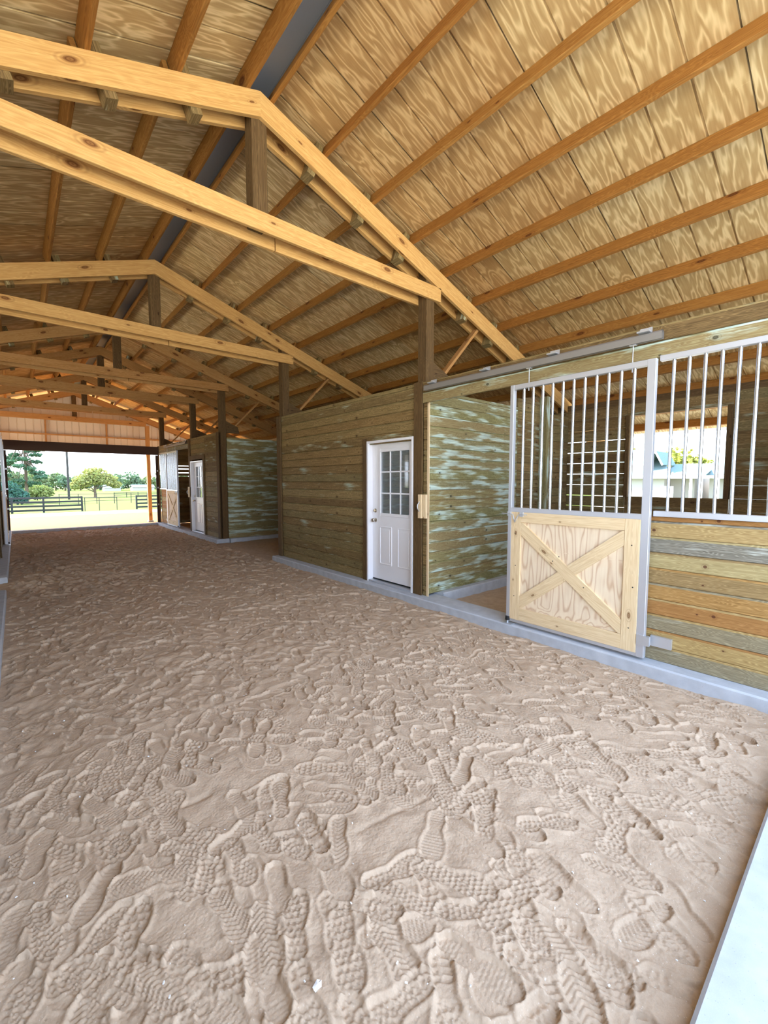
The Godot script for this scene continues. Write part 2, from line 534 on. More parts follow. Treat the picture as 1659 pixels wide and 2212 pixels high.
func build_posts():
	var where := ["between the white door and the sliding stall door", "at the corner of the tack room beside the dark opening", "at the far corner of the dark side passage", "between the far white door and the far stall opening", "at the corner of the far doorway"]
	for i in 5:
		var z: float = PZ[i]
		var p := thing("support_post", "brown treated timber post " + where[i], "post", Vector3(4.07, CURB, z))
		timber(p, "upright", Vector3(4.068, CURB, z), Vector3(4.068, 4.28, z), Vector3(1, 0, 0), 0.145, 0.144, M.post)
		# a trim board covers the aisle face up to the wall top
		timber(p, "trim_board", Vector3(3.94, CURB + 0.002, z), Vector3(3.94, 2.83, z), Vector3(0, 0, 1), 0.15, 0.026, M.post)
		var g := MB.new()
		g.extrude(PackedVector2Array([Vector2(2.82, 4.142), Vector2(2.82, 4.50), Vector2(2.98, 4.46), Vector2(3.12, 4.142)]), -0.045, 0.045)
		# profile is (y, x): turn it into the bent's plane
		put(p, "gusset", g.done(), M.post[0], Transform3D(Basis(Vector3(0, 0, -1), Vector3(0, 1, 0), Vector3(1, 0, 0)), Vector3(0, 0, z)))
		timber(p, "knee_brace", Vector3(4.38, 2.99, z), Vector3(5.08, 3.72, z), Vector3(0, 0, 1), 0.088, 0.038, M.pine)
	for i in 5:
		var z: float = PZ[i]
		var lab: String = ["truss beside the white door", "truss at the tack room corner", "truss past the dark passage", "truss by the far white door", "truss at the doorway header"][i]
		var p := thing("support_post", "brown timber post of left stall row under the " + lab, "post", Vector3(-0.41, CURB, z))
		timber(p, "upright", Vector3(-0.41, CURB, z), Vector3(-0.41, 4.28, z), Vector3(1, 0, 0), 0.145, 0.144, M.post)
		timber(p, "trim_board", Vector3(-0.28, CURB + 0.002, z), Vector3(-0.28, 2.83, z), Vector3(0, 0, 1), 0.15, 0.026, M.post)

# ------------------------------------------------------------------ walls
# rows of planks between two points of a wall's face line; face normal = nrm, thickness behind it
func planks(wall: Node, a: Vector3, b: Vector3, nrm: Vector3, y0: float, y1: float, set: Array, gap := 0.0, wide := {}, uneven := 0.003):
	var y := y0
	var k := 0
	while y < y1 - 0.02:
		var h := minf(ROW, y1 - y)
		var e := rng.randf_range(0, uneven)
		var c: float = y + h / 2
		var g: float = gap if not wide.has(k) else wide[k]
		var off := -nrm * (0.019 + e)
		timber(wall, "plank", Vector3(a.x, c, a.z) + off, Vector3(b.x, c, b.z) + off, Vector3.UP, h - 0.002 - g, 0.037, set, 0.005, (rng.randi() % set.size()))
		y += ROW
		k += 1

func build_walls():
	var nx := Vector3(-1, 0, 0)
	var fx := 3.955
	# tack room front, with the white door
	var w := structure("wall_right_tack_room", "brown treated plank wall around the white door")
	planks(w, Vector3(fx, 0, -7.67), Vector3(fx, 0, -5.08), nx, CURB, CURB + ROW * 15 + 0.001, M.brown)
	planks(w, Vector3(fx, 0, -7.67), Vector3(fx, 0, -4.0), nx, CURB + ROW * 15, 2.83, M.brown)
	timber(w, "door_trim", Vector3(3.945, CURB, -5.022), Vector3(3.945, 2.2, -5.022), Vector3(0, 0, 1), 0.11, 0.03, M.post)
	# strip between post and stall corner
	w = structure("wall_right_stall_return", "narrow plank return beside the stall opening")
	planks(w, Vector3(fx, 0, -3.843), Vector3(fx, 0, -3.765), nx, CURB, 2.56, M.brown)
	# partition between tack room and stall, seen through the stall opening
	w = structure("wall_right_partition", "blue-green bloomed plank partition of the near stall")
	planks(w, Vector3(3.97, 0, -3.745), Vector3(5.93, 0, -3.745), Vector3(0, 0, 1), CURB + 0.03, 2.72, M.green, 0.0, {}, 0.006)
	planks(w, Vector3(5.935, 0, -3.745), Vector3(6.58, 0, -3.745), Vector3(0, 0, 1), CURB + 0.03, 2.86, M.brown)
	timber(w, "corner_post", Vector3(6.64, CURB + 0.032, -3.70), Vector3(6.64, 2.95, -3.70), Vector3(1, 0, 0), 0.10, 0.14, M.green)
	planks(w, Vector3(6.70, 0, -3.76), Vector3(7.58, 0, -3.76), Vector3(0, 0, 1), CURB + 0.03, 2.72, M.brown)
	timber(w, "edge_strip", Vector3(3.962, CURB, -3.762), Vector3(3.962, 2.56, -3.762), Vector3(0, 0, 1), 0.036, 0.014, M.white_pine)
	# near stall front below the grille
	w = structure("wall_right_stall_front", "yellow and grey treated planks of the near stall front")
	var y := CURB
	for k in 10:
		var h := minf(0.1285, 1.294 - y)
		timber(w, "plank", Vector3(fx + 0.02, y + h / 2, -1.30), Vector3(fx + 0.02, y + h / 2, 0.10), Vector3.UP, h - 0.002, 0.037, M.fresh, 0.005, [6, 7, 6, 0, 5, 4, 3, 2, 1, 0][k])
		y += 0.1285
	# header planks over the stall front
	for k in 2:
		timber(w, "header_plank", Vector3(fx, [2.625, 2.755][k], -3.84), Vector3(fx, [2.625, 2.755][k], 0.10), Vector3.UP, 0.127, 0.04, M.green if k == 0 else M.brown, 0.006, 8 if k == 0 else 9)
	# rear wall of the near stall: gaps let daylight through, a window stands open
	w = structure("wall_right_rear", "dark rear plank wall of the near stall with daylight gaps")
	var hx := 7.62
	var ry := 0.02
	for k in 15:
		var gap: float = [0.0, 0.0, 0.0, 0.0, 0.0, 0.004, 0.010, 0.010, 0.009, 0.009, 0.010, 0.011, 0.010, 0.004, 0.003][k]
		timber(w, "plank", Vector3(hx + 0.019, ry + 0.094, -3.80), Vector3(hx + 0.019, ry + 0.094, -2.80), Vector3.UP, 0.187 - gap, 0.037, M.brown, 0.002)
		timber(w, "plank", Vector3(hx + 0.019, ry + 0.094, -1.42), Vector3(hx + 0.019, ry + 0.094, 0.06), Vector3.UP, 0.1875 - (0.006 if k in [7, 12] else 0.0), 0.037, M.brown, 0.0005)
		if ry < 1.3: timber(w, "plank", Vector3(hx + 0.019, ry + 0.094, -2.79), Vector3(hx + 0.019, ry + 0.094, -1.43), Vector3.UP, 0.187, 0.037, M.brown, 0.0005)
		ry += 0.1875
	timber(w, "plank", Vector3(hx + 0.019, 2.73, -2.79), Vector3(hx + 0.019, 2.73, -1.43), Vector3.UP, 0.19, 0.037, M.brown, 0.001)
	timber(w, "window_jamb", Vector3(7.60, 1.33, -2.76), Vector3(7.60, 2.64, -2.76), Vector3(1, 0, 0), 0.1, 0.06, M.post)
	timber(w, "window_jamb", Vector3(7.60, 1.33, -1.45), Vector3(7.60, 2.64, -1.45), Vector3(1, 0, 0), 0.1, 0.06, M.post)
	timber(w, "eave_beam", Vector3(7.68, 2.87, 0.1), Vector3(7.68, 2.87, -17.2), Vector3.UP, 0.12, 0.08, M.post)
	# plain hidden walls that close the rooms
	for q in [["wall_right_end", Vector3(5.78, 1.42, 0.12), Vector3(3.6, 2.8, 0.05)], ["wall_right_tack_rear", Vector3(7.65, 1.42, -9.2), Vector3(0.05, 2.8, 10.8)], ["wall_right_far_rear", Vector3(7.65, 1.42, -15.9), Vector3(0.05, 2.8, 2.5)]]:
		var o := block(self, q[0], q[1], q[2], M.brown[3])
		tag(o, "", "", "", "structure")
	# far side of the tack room and the far block
	w = structure("wall_right_passage", "plank side wall of the tack room along the passage")
	planks(w, Vector3(4.15, 0, -7.835), Vector3(7.6, 0, -7.835), Vector3(0, 0, -1), CURB, 2.72, M.brown)
	w = structure("wall_right_far_partition", "dark green-stained plank wall across the passage")
	planks(w, Vector3(4.15, 0, -11.025), Vector3(7.6, 0, -11.025), Vector3(0, 0, 1), CURB, 2.70, M.green, 0.0, {}, 0.006)
	w = structure("wall_right_far_front", "plank wall around the far white door")
	planks(w, Vector3(fx, 0, -12.17), Vector3(fx, 0, -11.18), nx, CURB, 2.83, M.brown)
	planks(w, Vector3(fx, 0, -13.37), Vector3(fx, 0, -12.17), nx, CURB + ROW * 16, 2.83, M.brown)
	timber(w, "door_trim", Vector3(3.945, CURB, -12.22), Vector3(3.945, 2.32, -12.22), Vector3(0, 0, 1), 0.10, 0.03, M.post)
	timber(w, "door_trim", Vector3(3.945, 2.26, -13.37), Vector3(3.945, 2.26, -12.28), Vector3.UP, 0.12, 0.03, M.post)
	w = structure("wall_right_far_stall_front", "plank front of the far stall")
	planks(w, Vector3(fx + 0.02, 0, -16.96), Vector3(fx + 0.02, 0, -15.83), nx, CURB, 1.295, M.fresh)
	for k in 2:
		timber(w, "header_plank", Vector3(fx, [2.625, 2.755][k], -16.97), Vector3(fx, [2.625, 2.755][k], -13.53), Vector3.UP, 0.127, 0.04, M.fresh, 0.006)
	w = structure("wall_right_far_inner", "plank partition inside the far stall")
	planks(w, Vector3(4.15, 0, -13.535), Vector3(7.6, 0, -13.535), Vector3(0, 0, -1), CURB, 2.7, M.brown)
	w = structure("wall_far_right", "far end plank wall of the far stall with daylight gaps")
	planks(w, Vector3(4.15, 0, -17.12), Vector3(7.6, 0, -17.12), Vector3(0, 0, 1), 0.02, 2.8, M.brown, -0.004, {13: 0.03, 14: 0.02, 15: 0.05}, 0.0)
	# left row
	w = structure("wall_left_front", "plank front of the left stall row")
	planks(w, Vector3(-0.295, 0, -16.9), Vector3(-0.295, 0, -14.5), Vector3(1, 0, 0), CURB, 1.3, M.brown)
	planks(w, Vector3(-0.295, 0, -13.37), Vector3(-0.295, 0, -11.18), Vector3(1, 0, 0), CURB, 1.3, M.brown)
	timber(w, "header_plank", Vector3(-0.314, 2.7, -16.9), Vector3(-0.314, 2.7, -11.18), Vector3.UP, 0.26, 0.037, M.brown)
	for q in [["wall_left_near", Vector3(-0.32, 0.7, -5.85), Vector3(0.05, 1.2, 3.6)], ["wall_left_middle", Vector3(-0.32, 1.46, -9.95), Vector3(0.05, 2.72, 2.1)], ["wall_left_entry", Vector3(-0.32, 0.7, -1.95), Vector3(0.05, 1.2, 3.8)], ["wall_left_passage", Vector3(-2.2, 1.46, -8.85), Vector3(3.5, 2.72, 0.05)], ["wall_left_end", Vector3(-2.2, 1.42, 0.12), Vector3(3.5, 2.8, 0.05)], ["wall_left_far_end", Vector3(-2.2, 1.42, -17.2), Vector3(3.5, 2.8, 0.05)], ["wall_left_header", Vector3(-0.32, 2.7, -3.9), Vector3(0.05, 0.26, 7.6)]]:
		var o := block(self, q[0], q[1], q[2], M.brown[5])
		tag(o, "", "", "", "structure")
	# rear wall of the left row: each stall has an open window like the one opposite
	w = structure("wall_left_rear", "rear wall of the left stalls with open windows")
	block(w, "board_wall", Vector3(-4.0, 0.66, -8.5), Vector3(0.05, 1.32, 17.4), M.brown[5])
	block(w, "board_wall", Vector3(-4.0, 2.73, -8.5), Vector3(0.05, 0.18, 17.4), M.brown[5])
	for q in [[0.2, -0.5], [-3.4, -4.4], [-7.3, -8.9], [-10.8, -11.4], [-13.2, -13.7], [-16.8, -17.2]]:
		block(w, "board_wall", Vector3(-4.0, 1.98, (q[0] + q[1]) / 2), Vector3(0.05, 1.32, q[0] - q[1]), M.brown[5])
	# board lofts close the two rooms from above
	for q in [[-3.98, -7.9], [-11.2, -13.68]]:
		var o := block(self, "ceiling_loft", Vector3(5.85, 2.66, (q[0] + q[1]) / 2), Vector3(3.4, 0.03, q[0] - q[1] - 0.1), M.brown[4])
		tag(o, "", "", "", "structure")

func curb(label: String, a: Vector3, b: Vector3):
	var o := block(self, "concrete_curb", (a + b) / 2, (b - a).abs(), M.concrete, 0.012)
	tag(o, label, "curb", "concrete curbs")

func build_curbs():
	curb("long pale concrete curb under white door and pine stall door", Vector3(3.81, -0.15, -7.86), Vector3(4.14, CURB, 0.15))
	curb("pale concrete curb under the far white door and far stall", Vector3(3.81, -0.15, -17.2), Vector3(4.14, CURB, -10.98))
	curb("concrete footing under the bloomed stall partition", Vector3(4.16, -0.15, -3.95), Vector3(7.58, CURB + 0.03, -3.66))
	curb("concrete footing under the dark wall across the passage", Vector3(4.16, -0.15, -11.2), Vector3(7.58, CURB, -10.95))
	curb("long concrete curb of the left stall row opposite the white door", Vector3(-0.48, -0.15, -7.75), Vector3(-0.165, CURB, 0.15))
	curb("far concrete curb of the left stall row with two door guides", Vector3(-0.48, -0.15, -17.2), Vector3(-0.165, CURB, -8.75))
	curb("low concrete threshold across the far doorway", Vector3(-0.16, -0.15, -17.2), Vector3(3.805, 0.085, -16.92))
	curb("broad pale concrete threshold across the open end opposite the bright doorway", Vector3(-0.16, -0.15, -0.27), Vector3(3.805, CURB, 0.6))

# ------------------------------------------------------------------ doors
func entry_door(z0: float, z1: float, label: String, hinge: float):
	# z0 < z1: edges of the frame; hinge = +1 when the lock is on the z0 side
	var d := structure(numbered("door_1") if not taken.has("door_1") else "door_2", label)
	var fx := 3.93
	var y0 := CURB
	var y1 := 2.16
	for z in [z0 + 0.017, z1 - 0.017]:
		block(d, "jamb", Vector3(fx + 0.06, (y0 + y1) / 2, z), Vector3(0.13, y1 - y0, 0.034), M.paint)
	block(d, "jamb", Vector3(fx + 0.06, y1 - 0.017, (z0 + z1) / 2), Vector3(0.13, 0.034, z1 - z0 - 0.07), M.paint)
	block(d, "sill", Vector3(fx + 0.06, y0 + 0.012, (z0 + z1) / 2), Vector3(0.12, 0.024, z1 - z0 - 0.07), M.zinc)
	var a := z0 + 0.037
	var b := z1 - 0.037
	var sx := 4.035
	var bottom := y0 + 0.045
	var top := y1 - 0.037
	var l0 := a + (b - a) * 0.19
	var l1 := b - (b - a) * 0.10
	if hinge < 0:
		l0 = a + (b - a) * 0.10
		l1 = b - (b - a) * 0.19
	var g0 := 1.10
	var g1 := 2.02
	# slab as stiles and rails round the light, all one leaf
	var sl := MB.new()
	sl.box(Vector3(sx, (bottom + top) / 2, (a + l0) / 2), Vector3(0.044, top - bottom, l0 - a))
	sl.box(Vector3(sx, (bottom + top) / 2, (l1 + b) / 2), Vector3(0.044, top - bottom, b - l1))
	sl.box(Vector3(sx, (bottom + g0) / 2, (l0 + l1) / 2), Vector3(0.044, g0 - bottom, l1 - l0))
	sl.box(Vector3(sx, (top + g1) / 2, (l0 + l1) / 2), Vector3(0.044, top - g1, l1 - l0))
	var leaf := put(d, "leaf", sl.done(), M.paint)
	# moulding round the light
	for z in [l0, l1]:
		block(leaf, "light_moulding", Vector3(sx - 0.024, (g0 + g1) / 2, z), Vector3(0.02, g1 - g0 + 0.05, 0.045), M.paint, 0.006)
	for y in [g0, g1]:
		block(leaf, "light_moulding", Vector3(sx - 0.024, y, (l0 + l1) / 2), Vector3(0.02, 0.045, l1 - l0 - 0.046), M.paint, 0.006)
	for i in 3:
		for j in 3:
			var pz := l0 + (l1 - l0) * (i + 0.5) / 3
			var py := g0 + (g1 - g0) * (j + 0.5) / 3
			block(leaf, "pane", Vector3(sx, py, pz), Vector3(0.005, (g1 - g0) / 3 - 0.002, (l1 - l0) / 3 - 0.002), M.glass, 0.0005)
	for i in [1, 2]:
		block(leaf, "muntin", Vector3(sx - 0.012, (g0 + g1) / 2, l0 + (l1 - l0) * i / 3), Vector3(0.016, g1 - g0 - 0.046, 0.022), M.paint, 0.004)
		block(leaf, "muntin", Vector3(sx - 0.011, g0 + (g1 - g0) * i / 3, (l0 + l1) / 2), Vector3(0.015, 0.022, l1 - l0 - 0.046), M.paint, 0.004)
	# two embossed panels below: a raised frame round a raised field
	for i in 2:
		var p0 := l0 + (l1 - l0) * (0.0 if i == 0 else 0.61)
		var p1 := p0 + (l1 - l0) * 0.39
		for z in [p0, p1]:
			block(leaf, "panel_moulding", Vector3(sx - 0.024, 0.65, z), Vector3(0.012, 0.54, 0.022), M.paint, 0.005)
		for y in [0.38, 0.92]:
			block(leaf, "panel_moulding", Vector3(sx - 0.024, y, (p0 + p1) / 2), Vector3(0.012, 0.022, p1 - p0), M.paint, 0.005)
		block(leaf, "panel_field", Vector3(sx - 0.022, 0.65, (p0 + p1) / 2), Vector3(0.008, 0.46, p1 - p0 - 0.07), M.paint, 0.004)
	block(leaf, "door_sweep", Vector3(sx, y0 + 0.033, (a + b) / 2), Vector3(0.04, 0.02, b - a), M.rubber)
	var lz := a + 0.065 if hinge > 0 else b - 0.065
	var ax := Basis(Vector3(0, 0, 1), Vector3(-1, 0, 0), Vector3(0, -1, 0))
	var k := MB.new()
	k.lathe([[0, 0], [0.032, 0], [0.032, 0.006], [0.013, 0.01], [0.012, 0.03], [0.026, 0.04], [0.029, 0.055], [0.022, 0.066], [0, 0.07]], Vector3(sx - 0.022, 1.01, lz), ax)
	put(leaf, "knob", k.done(), M.nickel)
	k = MB.new()
	k.lathe([[0, 0], [0.032, 0], [0.03, 0.012], [0.022, 0.018], [0, 0.02]], Vector3(sx - 0.022, 1.15, lz), ax)
	k.box(Vector3(sx - 0.05, 1.15, lz), Vector3(0.02, 0.03, 0.008))
	put(leaf, "deadbolt", k.done(), M.nickel)

# sliding stall door: z of the leading edge, dir = towards its closed side (+1: opening at larger z)
func stall_door(zl: float, dir: float, label: String, xs := 3.88, face := -1.0):
	# built in a local frame: u runs from the leading edge (0) to the trailing edge (1.305), away from the opening
	var d := thing("stall_gate", label, "sliding door", Vector3(xs, 0.12, zl), "sliding stall doors")
	var P := func(u: float, y: float, o := 0.0) -> Vector3: return Vector3(xs + o * face, y, zl + u * dir)
	var W := 1.305
	var al := [M.alu]
	# aluminium channel frame
	timber(d, "stile", P.call(0.02, 0.125), P.call(0.02, 2.545), Vector3(0, 0, 1), 0.04, 0.05, al, 0.002)
	timber(d, "stile", P.call(W - 0.03, 0.125), P.call(W - 0.03, 2.545), Vector3(0, 0, 1), 0.06, 0.05, al, 0.002)
	timber(d, "rail", P.call(0.04, 2.522), P.call(W - 0.06, 2.522), Vector3.UP, 0.046, 0.048, al, 0.002)
	timber(d, "rail", P.call(0.04, 1.29), P.call(W - 0.06, 1.29), Vector3.UP, 0.044, 0.052, al, 0.002)
	timber(d, "rail", P.call(0.04, 0.14), P.call(W - 0.06, 0.14), Vector3.UP, 0.03, 0.046, al, 0.002)
	for i in 11:
		var b := MB.new()
		var u := 0.04 + (W - 0.10) * (i + 1) / 12.0
		b.tube([P.call(u, 1.31), P.call(u, 2.5)], 0.0125, 10)
		put(d, "bar", b.done(), M.bar)
	# wooden lower half
	var wp: Array = M.white_pine
	var pp := put(d, "plywood_panel", timber_mesh(1.10, W - 0.1, 0.012, 0.001), M.door_ply[0], Transform3D(Basis(Vector3.UP, Vector3(0, 0, 1), Vector3(1, 0, 0)), P.call(W / 2 - 0.01, 0.705)))
	var f := 0.0165
	timber(d, "frame_board", P.call(0.095, 0.155, f), P.call(0.095, 1.268, f), Vector3(0, 0, 1), 0.11, 0.02, wp)
	timber(d, "frame_board", P.call(W - 0.12, 0.155, f), P.call(W - 0.12, 1.268, f), Vector3(0, 0, 1), 0.12, 0.02, wp)
	timber(d, "frame_board", P.call(0.15, 1.217, f), P.call(W - 0.18, 1.217, f), Vector3.UP, 0.102, 0.02, wp)
	timber(d, "frame_board", P.call(0.15, 0.218, f), P.call(W - 0.18, 0.218, f), Vector3.UP, 0.126, 0.02, wp)
	# the cross: one board runs through, the other is cut in two at it
	var inner := PackedVector2Array([Vector2(0.152, 0.283), Vector2(W - 0.182, 0.283), Vector2(W - 0.182, 1.164), Vector2(0.152, 1.164)])
	var strip := func(p: Vector2, q: Vector2, hw: float) -> PackedVector2Array:
		var dd := (q - p).normalized()
		var nn := Vector2(-dd.y, dd.x) * hw
		return PackedVector2Array([p - dd * 0.4 + nn, q + dd * 0.4 + nn, q + dd * 0.4 - nn, p - dd * 0.4 - nn])
	var thru: PackedVector2Array = strip.call(Vector2(0.152, 1.11), Vector2(W - 0.182, 0.337), 0.053)
	var other: PackedVector2Array = strip.call(Vector2(0.152, 0.337), Vector2(W - 0.182, 1.11), 0.053)
	var wider: PackedVector2Array = strip.call(Vector2(0.152, 1.11), Vector2(W - 0.182, 0.337), 0.0535)
	var polys := Geometry2D.intersect_polygons(inner, thru)
	for q in Geometry2D.intersect_polygons(inner, other):
		polys.append_array(Geometry2D.clip_polygons(q, wider))
	for pi in polys.size():
		var q: PackedVector2Array = polys[pi]
		var gd := (Vector2(W, 0.33) - Vector2(0.152, 1.11)).normalized() if pi == 0 else (Vector2(W, 1.11) - Vector2(0.152, 0.33)).normalized()
		var b := MB.new()
		var c := Vector2.ZERO
		for e in q: c += e / q.size()
		var uvf := func(e: Vector2) -> Vector2: return Vector2((e - c).dot(gd), (e - c).dot(Vector2(-gd.y, gd.x)))
		for i in q.size():
			var p0 := q[i]
			var p1 := q[(i + 1) % q.size()]
			b.tri(P.call(c.x, c.y, f + 0.01), P.call(p0.x, p0.y, f + 0.01), P.call(p1.x, p1.y, f + 0.01), uvf.call(c), uvf.call(p0), uvf.call(p1))
			b.tri(P.call(p0.x, p0.y, f + 0.01), P.call(p1.x, p1.y, f - 0.01), P.call(p1.x, p1.y, f + 0.01), uvf.call(p0), uvf.call(p1), uvf.call(p1))
			b.tri(P.call(p0.x, p0.y, f + 0.01), P.call(p0.x, p0.y, f - 0.01), P.call(p1.x, p1.y, f - 0.01), uvf.call(p0), uvf.call(p0), uvf.call(p1))
		put(d, "cross_board", b.done(), wp[(pi * 3 + 1) % wp.size()])
	# nails
	for q in [[0.09, 1.05], [0.1, 0.72], [0.09, 0.4], [W - 0.12, 1.05], [W - 0.1, 0.7], [W - 0.12, 0.35], [0.5, 0.82], [0.56, 0.87], [0.8, 0.62]]:
		var nb := MB.new()
		nb.lathe([[0, 0.004], [0.005, 0.003], [0.006, 0.0]], P.call(q[0], q[1], f + 0.0095), Basis(Vector3(0, 0, 1), Vector3(face, 0, 0), Vector3(0, 1, 0)), 6)
		put(pp, "nail_head", nb.done(), M.iron)
	# hangers up to the track
	for u in [0.19, W - 0.18]:
		var b := MB.new()
		b.tube([P.call(u, 2.47), P.call(u, 2.69)], 0.004, 6)
		b.box(P.call(u, 2.685), Vector3(0.03, 0.008, 0.05))
		put(d, "hanger_rod", b.done(), M.zinc)
	# hook latch at the leading edge
	var lat := MB.new()
	lat.tube([P.call(-0.06, 1.247, 0.04), P.call(0.02, 1.25, 0.045), P.call(0.07, 1.243, 0.045), P.call(0.085, 1.20, 0.05), P.call(0.10, 1.165, 0.055), P.call(0.115, 1.20, 0.05), P.call(0.135, 1.243, 0.045), P.call(0.225, 1.247, 0.045)], 0.0055, 6)
	for u in [0.025, 0.165]:
		lat.box(P.call(u, 1.248, 0.036), Vector3(0.022, 0.045, 0.035))
	put(d, "latch", lat.done(), M.zinc)
	# guide shoe and foot plate at the leading edge, strap guide at the trailing edge
	var gb := MB.new()
	gb.lathe([[0, 0.05], [0.022, 0.05], [0.024, 0.012], [0, 0.012]], P.call(0.022, 0.122, 0.028), Basis.IDENTITY, 12)
	put(d, "guide_roller", gb.done(), M.rubber)
	gb = MB.new()
	gb.box(P.call(0.03, 0.104, 0.02), Vector3(0.09, 0.006, 0.12))
	gb.tube([P.call(0.022, 0.10, 0.028), P.call(0.022, 0.135, 0.028)], 0.01, 8)
	put(d, "guide_plate", gb.done(), M.zinc)
	gb = MB.new()
	gb.box(P.call(W - 0.03, 0.275, 0.028), Vector3(0.01, 0.085, 0.05))
	gb.box(P.call(W + 0.015, 0.275, 0.02), Vector3(0.03, 0.08, 0.05))
	gb.box(P.call(W + 0.10, 0.27, -0.055), Vector3(0.03, 0.085, 0.15))
	put(d, "strap_guide", gb.done(), M.zinc)
	return d

func door_track(z0: float, z1: float, label: String, x := 3.885, face := -1.0):
	var t := thing("door_track", label, "door track", Vector3(x, 2.7, z0), "steel tracks of the stall doors")
	var b := MB.new()
	# open-bottomed box section
	var prof := PackedVector2Array([Vector2(-0.033, -0.022), Vector2(-0.033, -0.008), Vector2(-0.029, -0.008), Vector2(-0.029, -0.018), Vector2(0.018, -0.018), Vector2(0.029, -0.008), Vector2(0.029, 0.008), Vector2(0.018, 0.018), Vector2(-0.029, 0.018), Vector2(-0.029, 0.008), Vector2(-0.033, 0.008), Vector2(-0.033, 0.022), Vector2(0.02, 0.022), Vector2(0.033, 0.01), Vector2(0.033, -0.01), Vector2(0.02, -0.022)])
	# side walls of the section one by one keep it open below
	for i in prof.size():
		var p := prof[i]
		var q := prof[(i + 1) % prof.size()]
		b.quad(Vector3(-0.5, p.x, p.y), Vector3(-0.5, q.x, q.y), Vector3(0.5, q.x, q.y), Vector3(0.5, p.x, p.y))
	put(t, "channel", b.done(), M.track, Transform3D(Basis(Vector3(0, 0, absf(z1 - z0)), Vector3.UP, Vector3(-1, 0, 0)), Vector3(x, 2.725, (z0 + z1) / 2)))
	for i in 4:
		var z := lerpf(z0, z1, 0.05 + 0.3 * i)
		var k := MB.new()
		k.box(Vector3(x - face * -0.018, 2.768, z), Vector3(0.06, 0.012, 0.09))
		k.box(Vector3(x - face * 0.024, 2.785, z), Vector3(0.006, 0.045, 0.09))
		put(t, "bracket", k.done(), M.zinc)

func grille(z0: float, z1: float, n: int, label: String):
	var g := thing("stall_grille", label, "grille", Vector3(3.945, 1.295, z0), "fixed stall grilles")
	var al := [M.alu]
	timber(g, "rail", Vector3(3.95, 2.553, z0), Vector3(3.95, 2.553, z1), Vector3.UP, 0.042, 0.05, al, 0.002)
	timber(g, "rail", Vector3(3.95, 1.318, z0), Vector3(3.95, 1.318, z1), Vector3.UP, 0.044, 0.05, al, 0.002)
	for i in n:
		var z := z0 + (z1 - z0) * (i + 0.9) / n
		if z > maxf(z0, z1) - 0.01: continue
		var b := MB.new()
		b.tube([Vector3(3.95, 1.338, z), Vector3(3.95, 2.534, z)], 0.0125, 10)
		put(g, "bar", b.done(), M.bar)

func pull_block(z: float, dir: float, label: String, dx := 0.0):
	var t := thing("handle_block", label, "door handle", Vector3(3.92, 1.1, z), "wooden door stops with pull handles")
	block(t, "stop_board", Vector3(3.895 + dx, 1.262, z - 0.03 * dir), Vector3(0.04, 0.30, 0.06), M.white_pine[1])
	block(t, "stop_board", Vector3(3.909 + dx, 1.262, z + 0.035 * dir), Vector3(0.035, 0.30, 0.055), M.white_pine[3])
	var b := MB.new()
	var x := 3.872 + dx
	var zz := z - 0.03 * dir
	b.tube([Vector3(x, 1.325, zz), Vector3(x - 0.012, 1.305, zz), Vector3(x - 0.03, 1.285, zz), Vector3(x - 0.034, 1.26, zz), Vector3(x - 0.03, 1.235, zz), Vector3(x - 0.012, 1.215, zz), Vector3(x, 1.195, zz)], [0.005, 0.006, 0.007, 0.008, 0.007, 0.006, 0.005], 8)
	put(t, "handle", b.done(), M.zinc)

func build_doors():
	entry_door(-4.975, -4.005, "white half-glazed door with nine panes near the post", 1)
	entry_door(-13.365, -12.275, "far white half-glazed door with nine panes", 1)
	stall_door(-2.525, 1, "pine cross-braced stall door with bright bars above pale concrete curb")
	stall_door(-14.5, -1, "small far cross-braced stall door beside the bright doorway")
	stall_door(-13.15, -1, "cross-braced stall door edge of the left row near the far doorway", -0.22, 1.0)
	door_track(-3.76, -1.19, "grey steel track on the header above the pine stall door")
	door_track(-16.0, -13.56, "pale steel track above the far stall door")
	grille(-1.215, 0.10, 13, "row of bright vertical bars above yellow planks beside pine stall door")
	grille(-16.95, -15.83, 11, "far grille of fine bars beside the bright doorway")
	pull_block(-3.80, 1, "pale wooden stop with curved pull handle beside the bloomed partition")
	pull_block(-13.45, -1, "wooden stop with pull handle on the post of the far stall", -0.007)

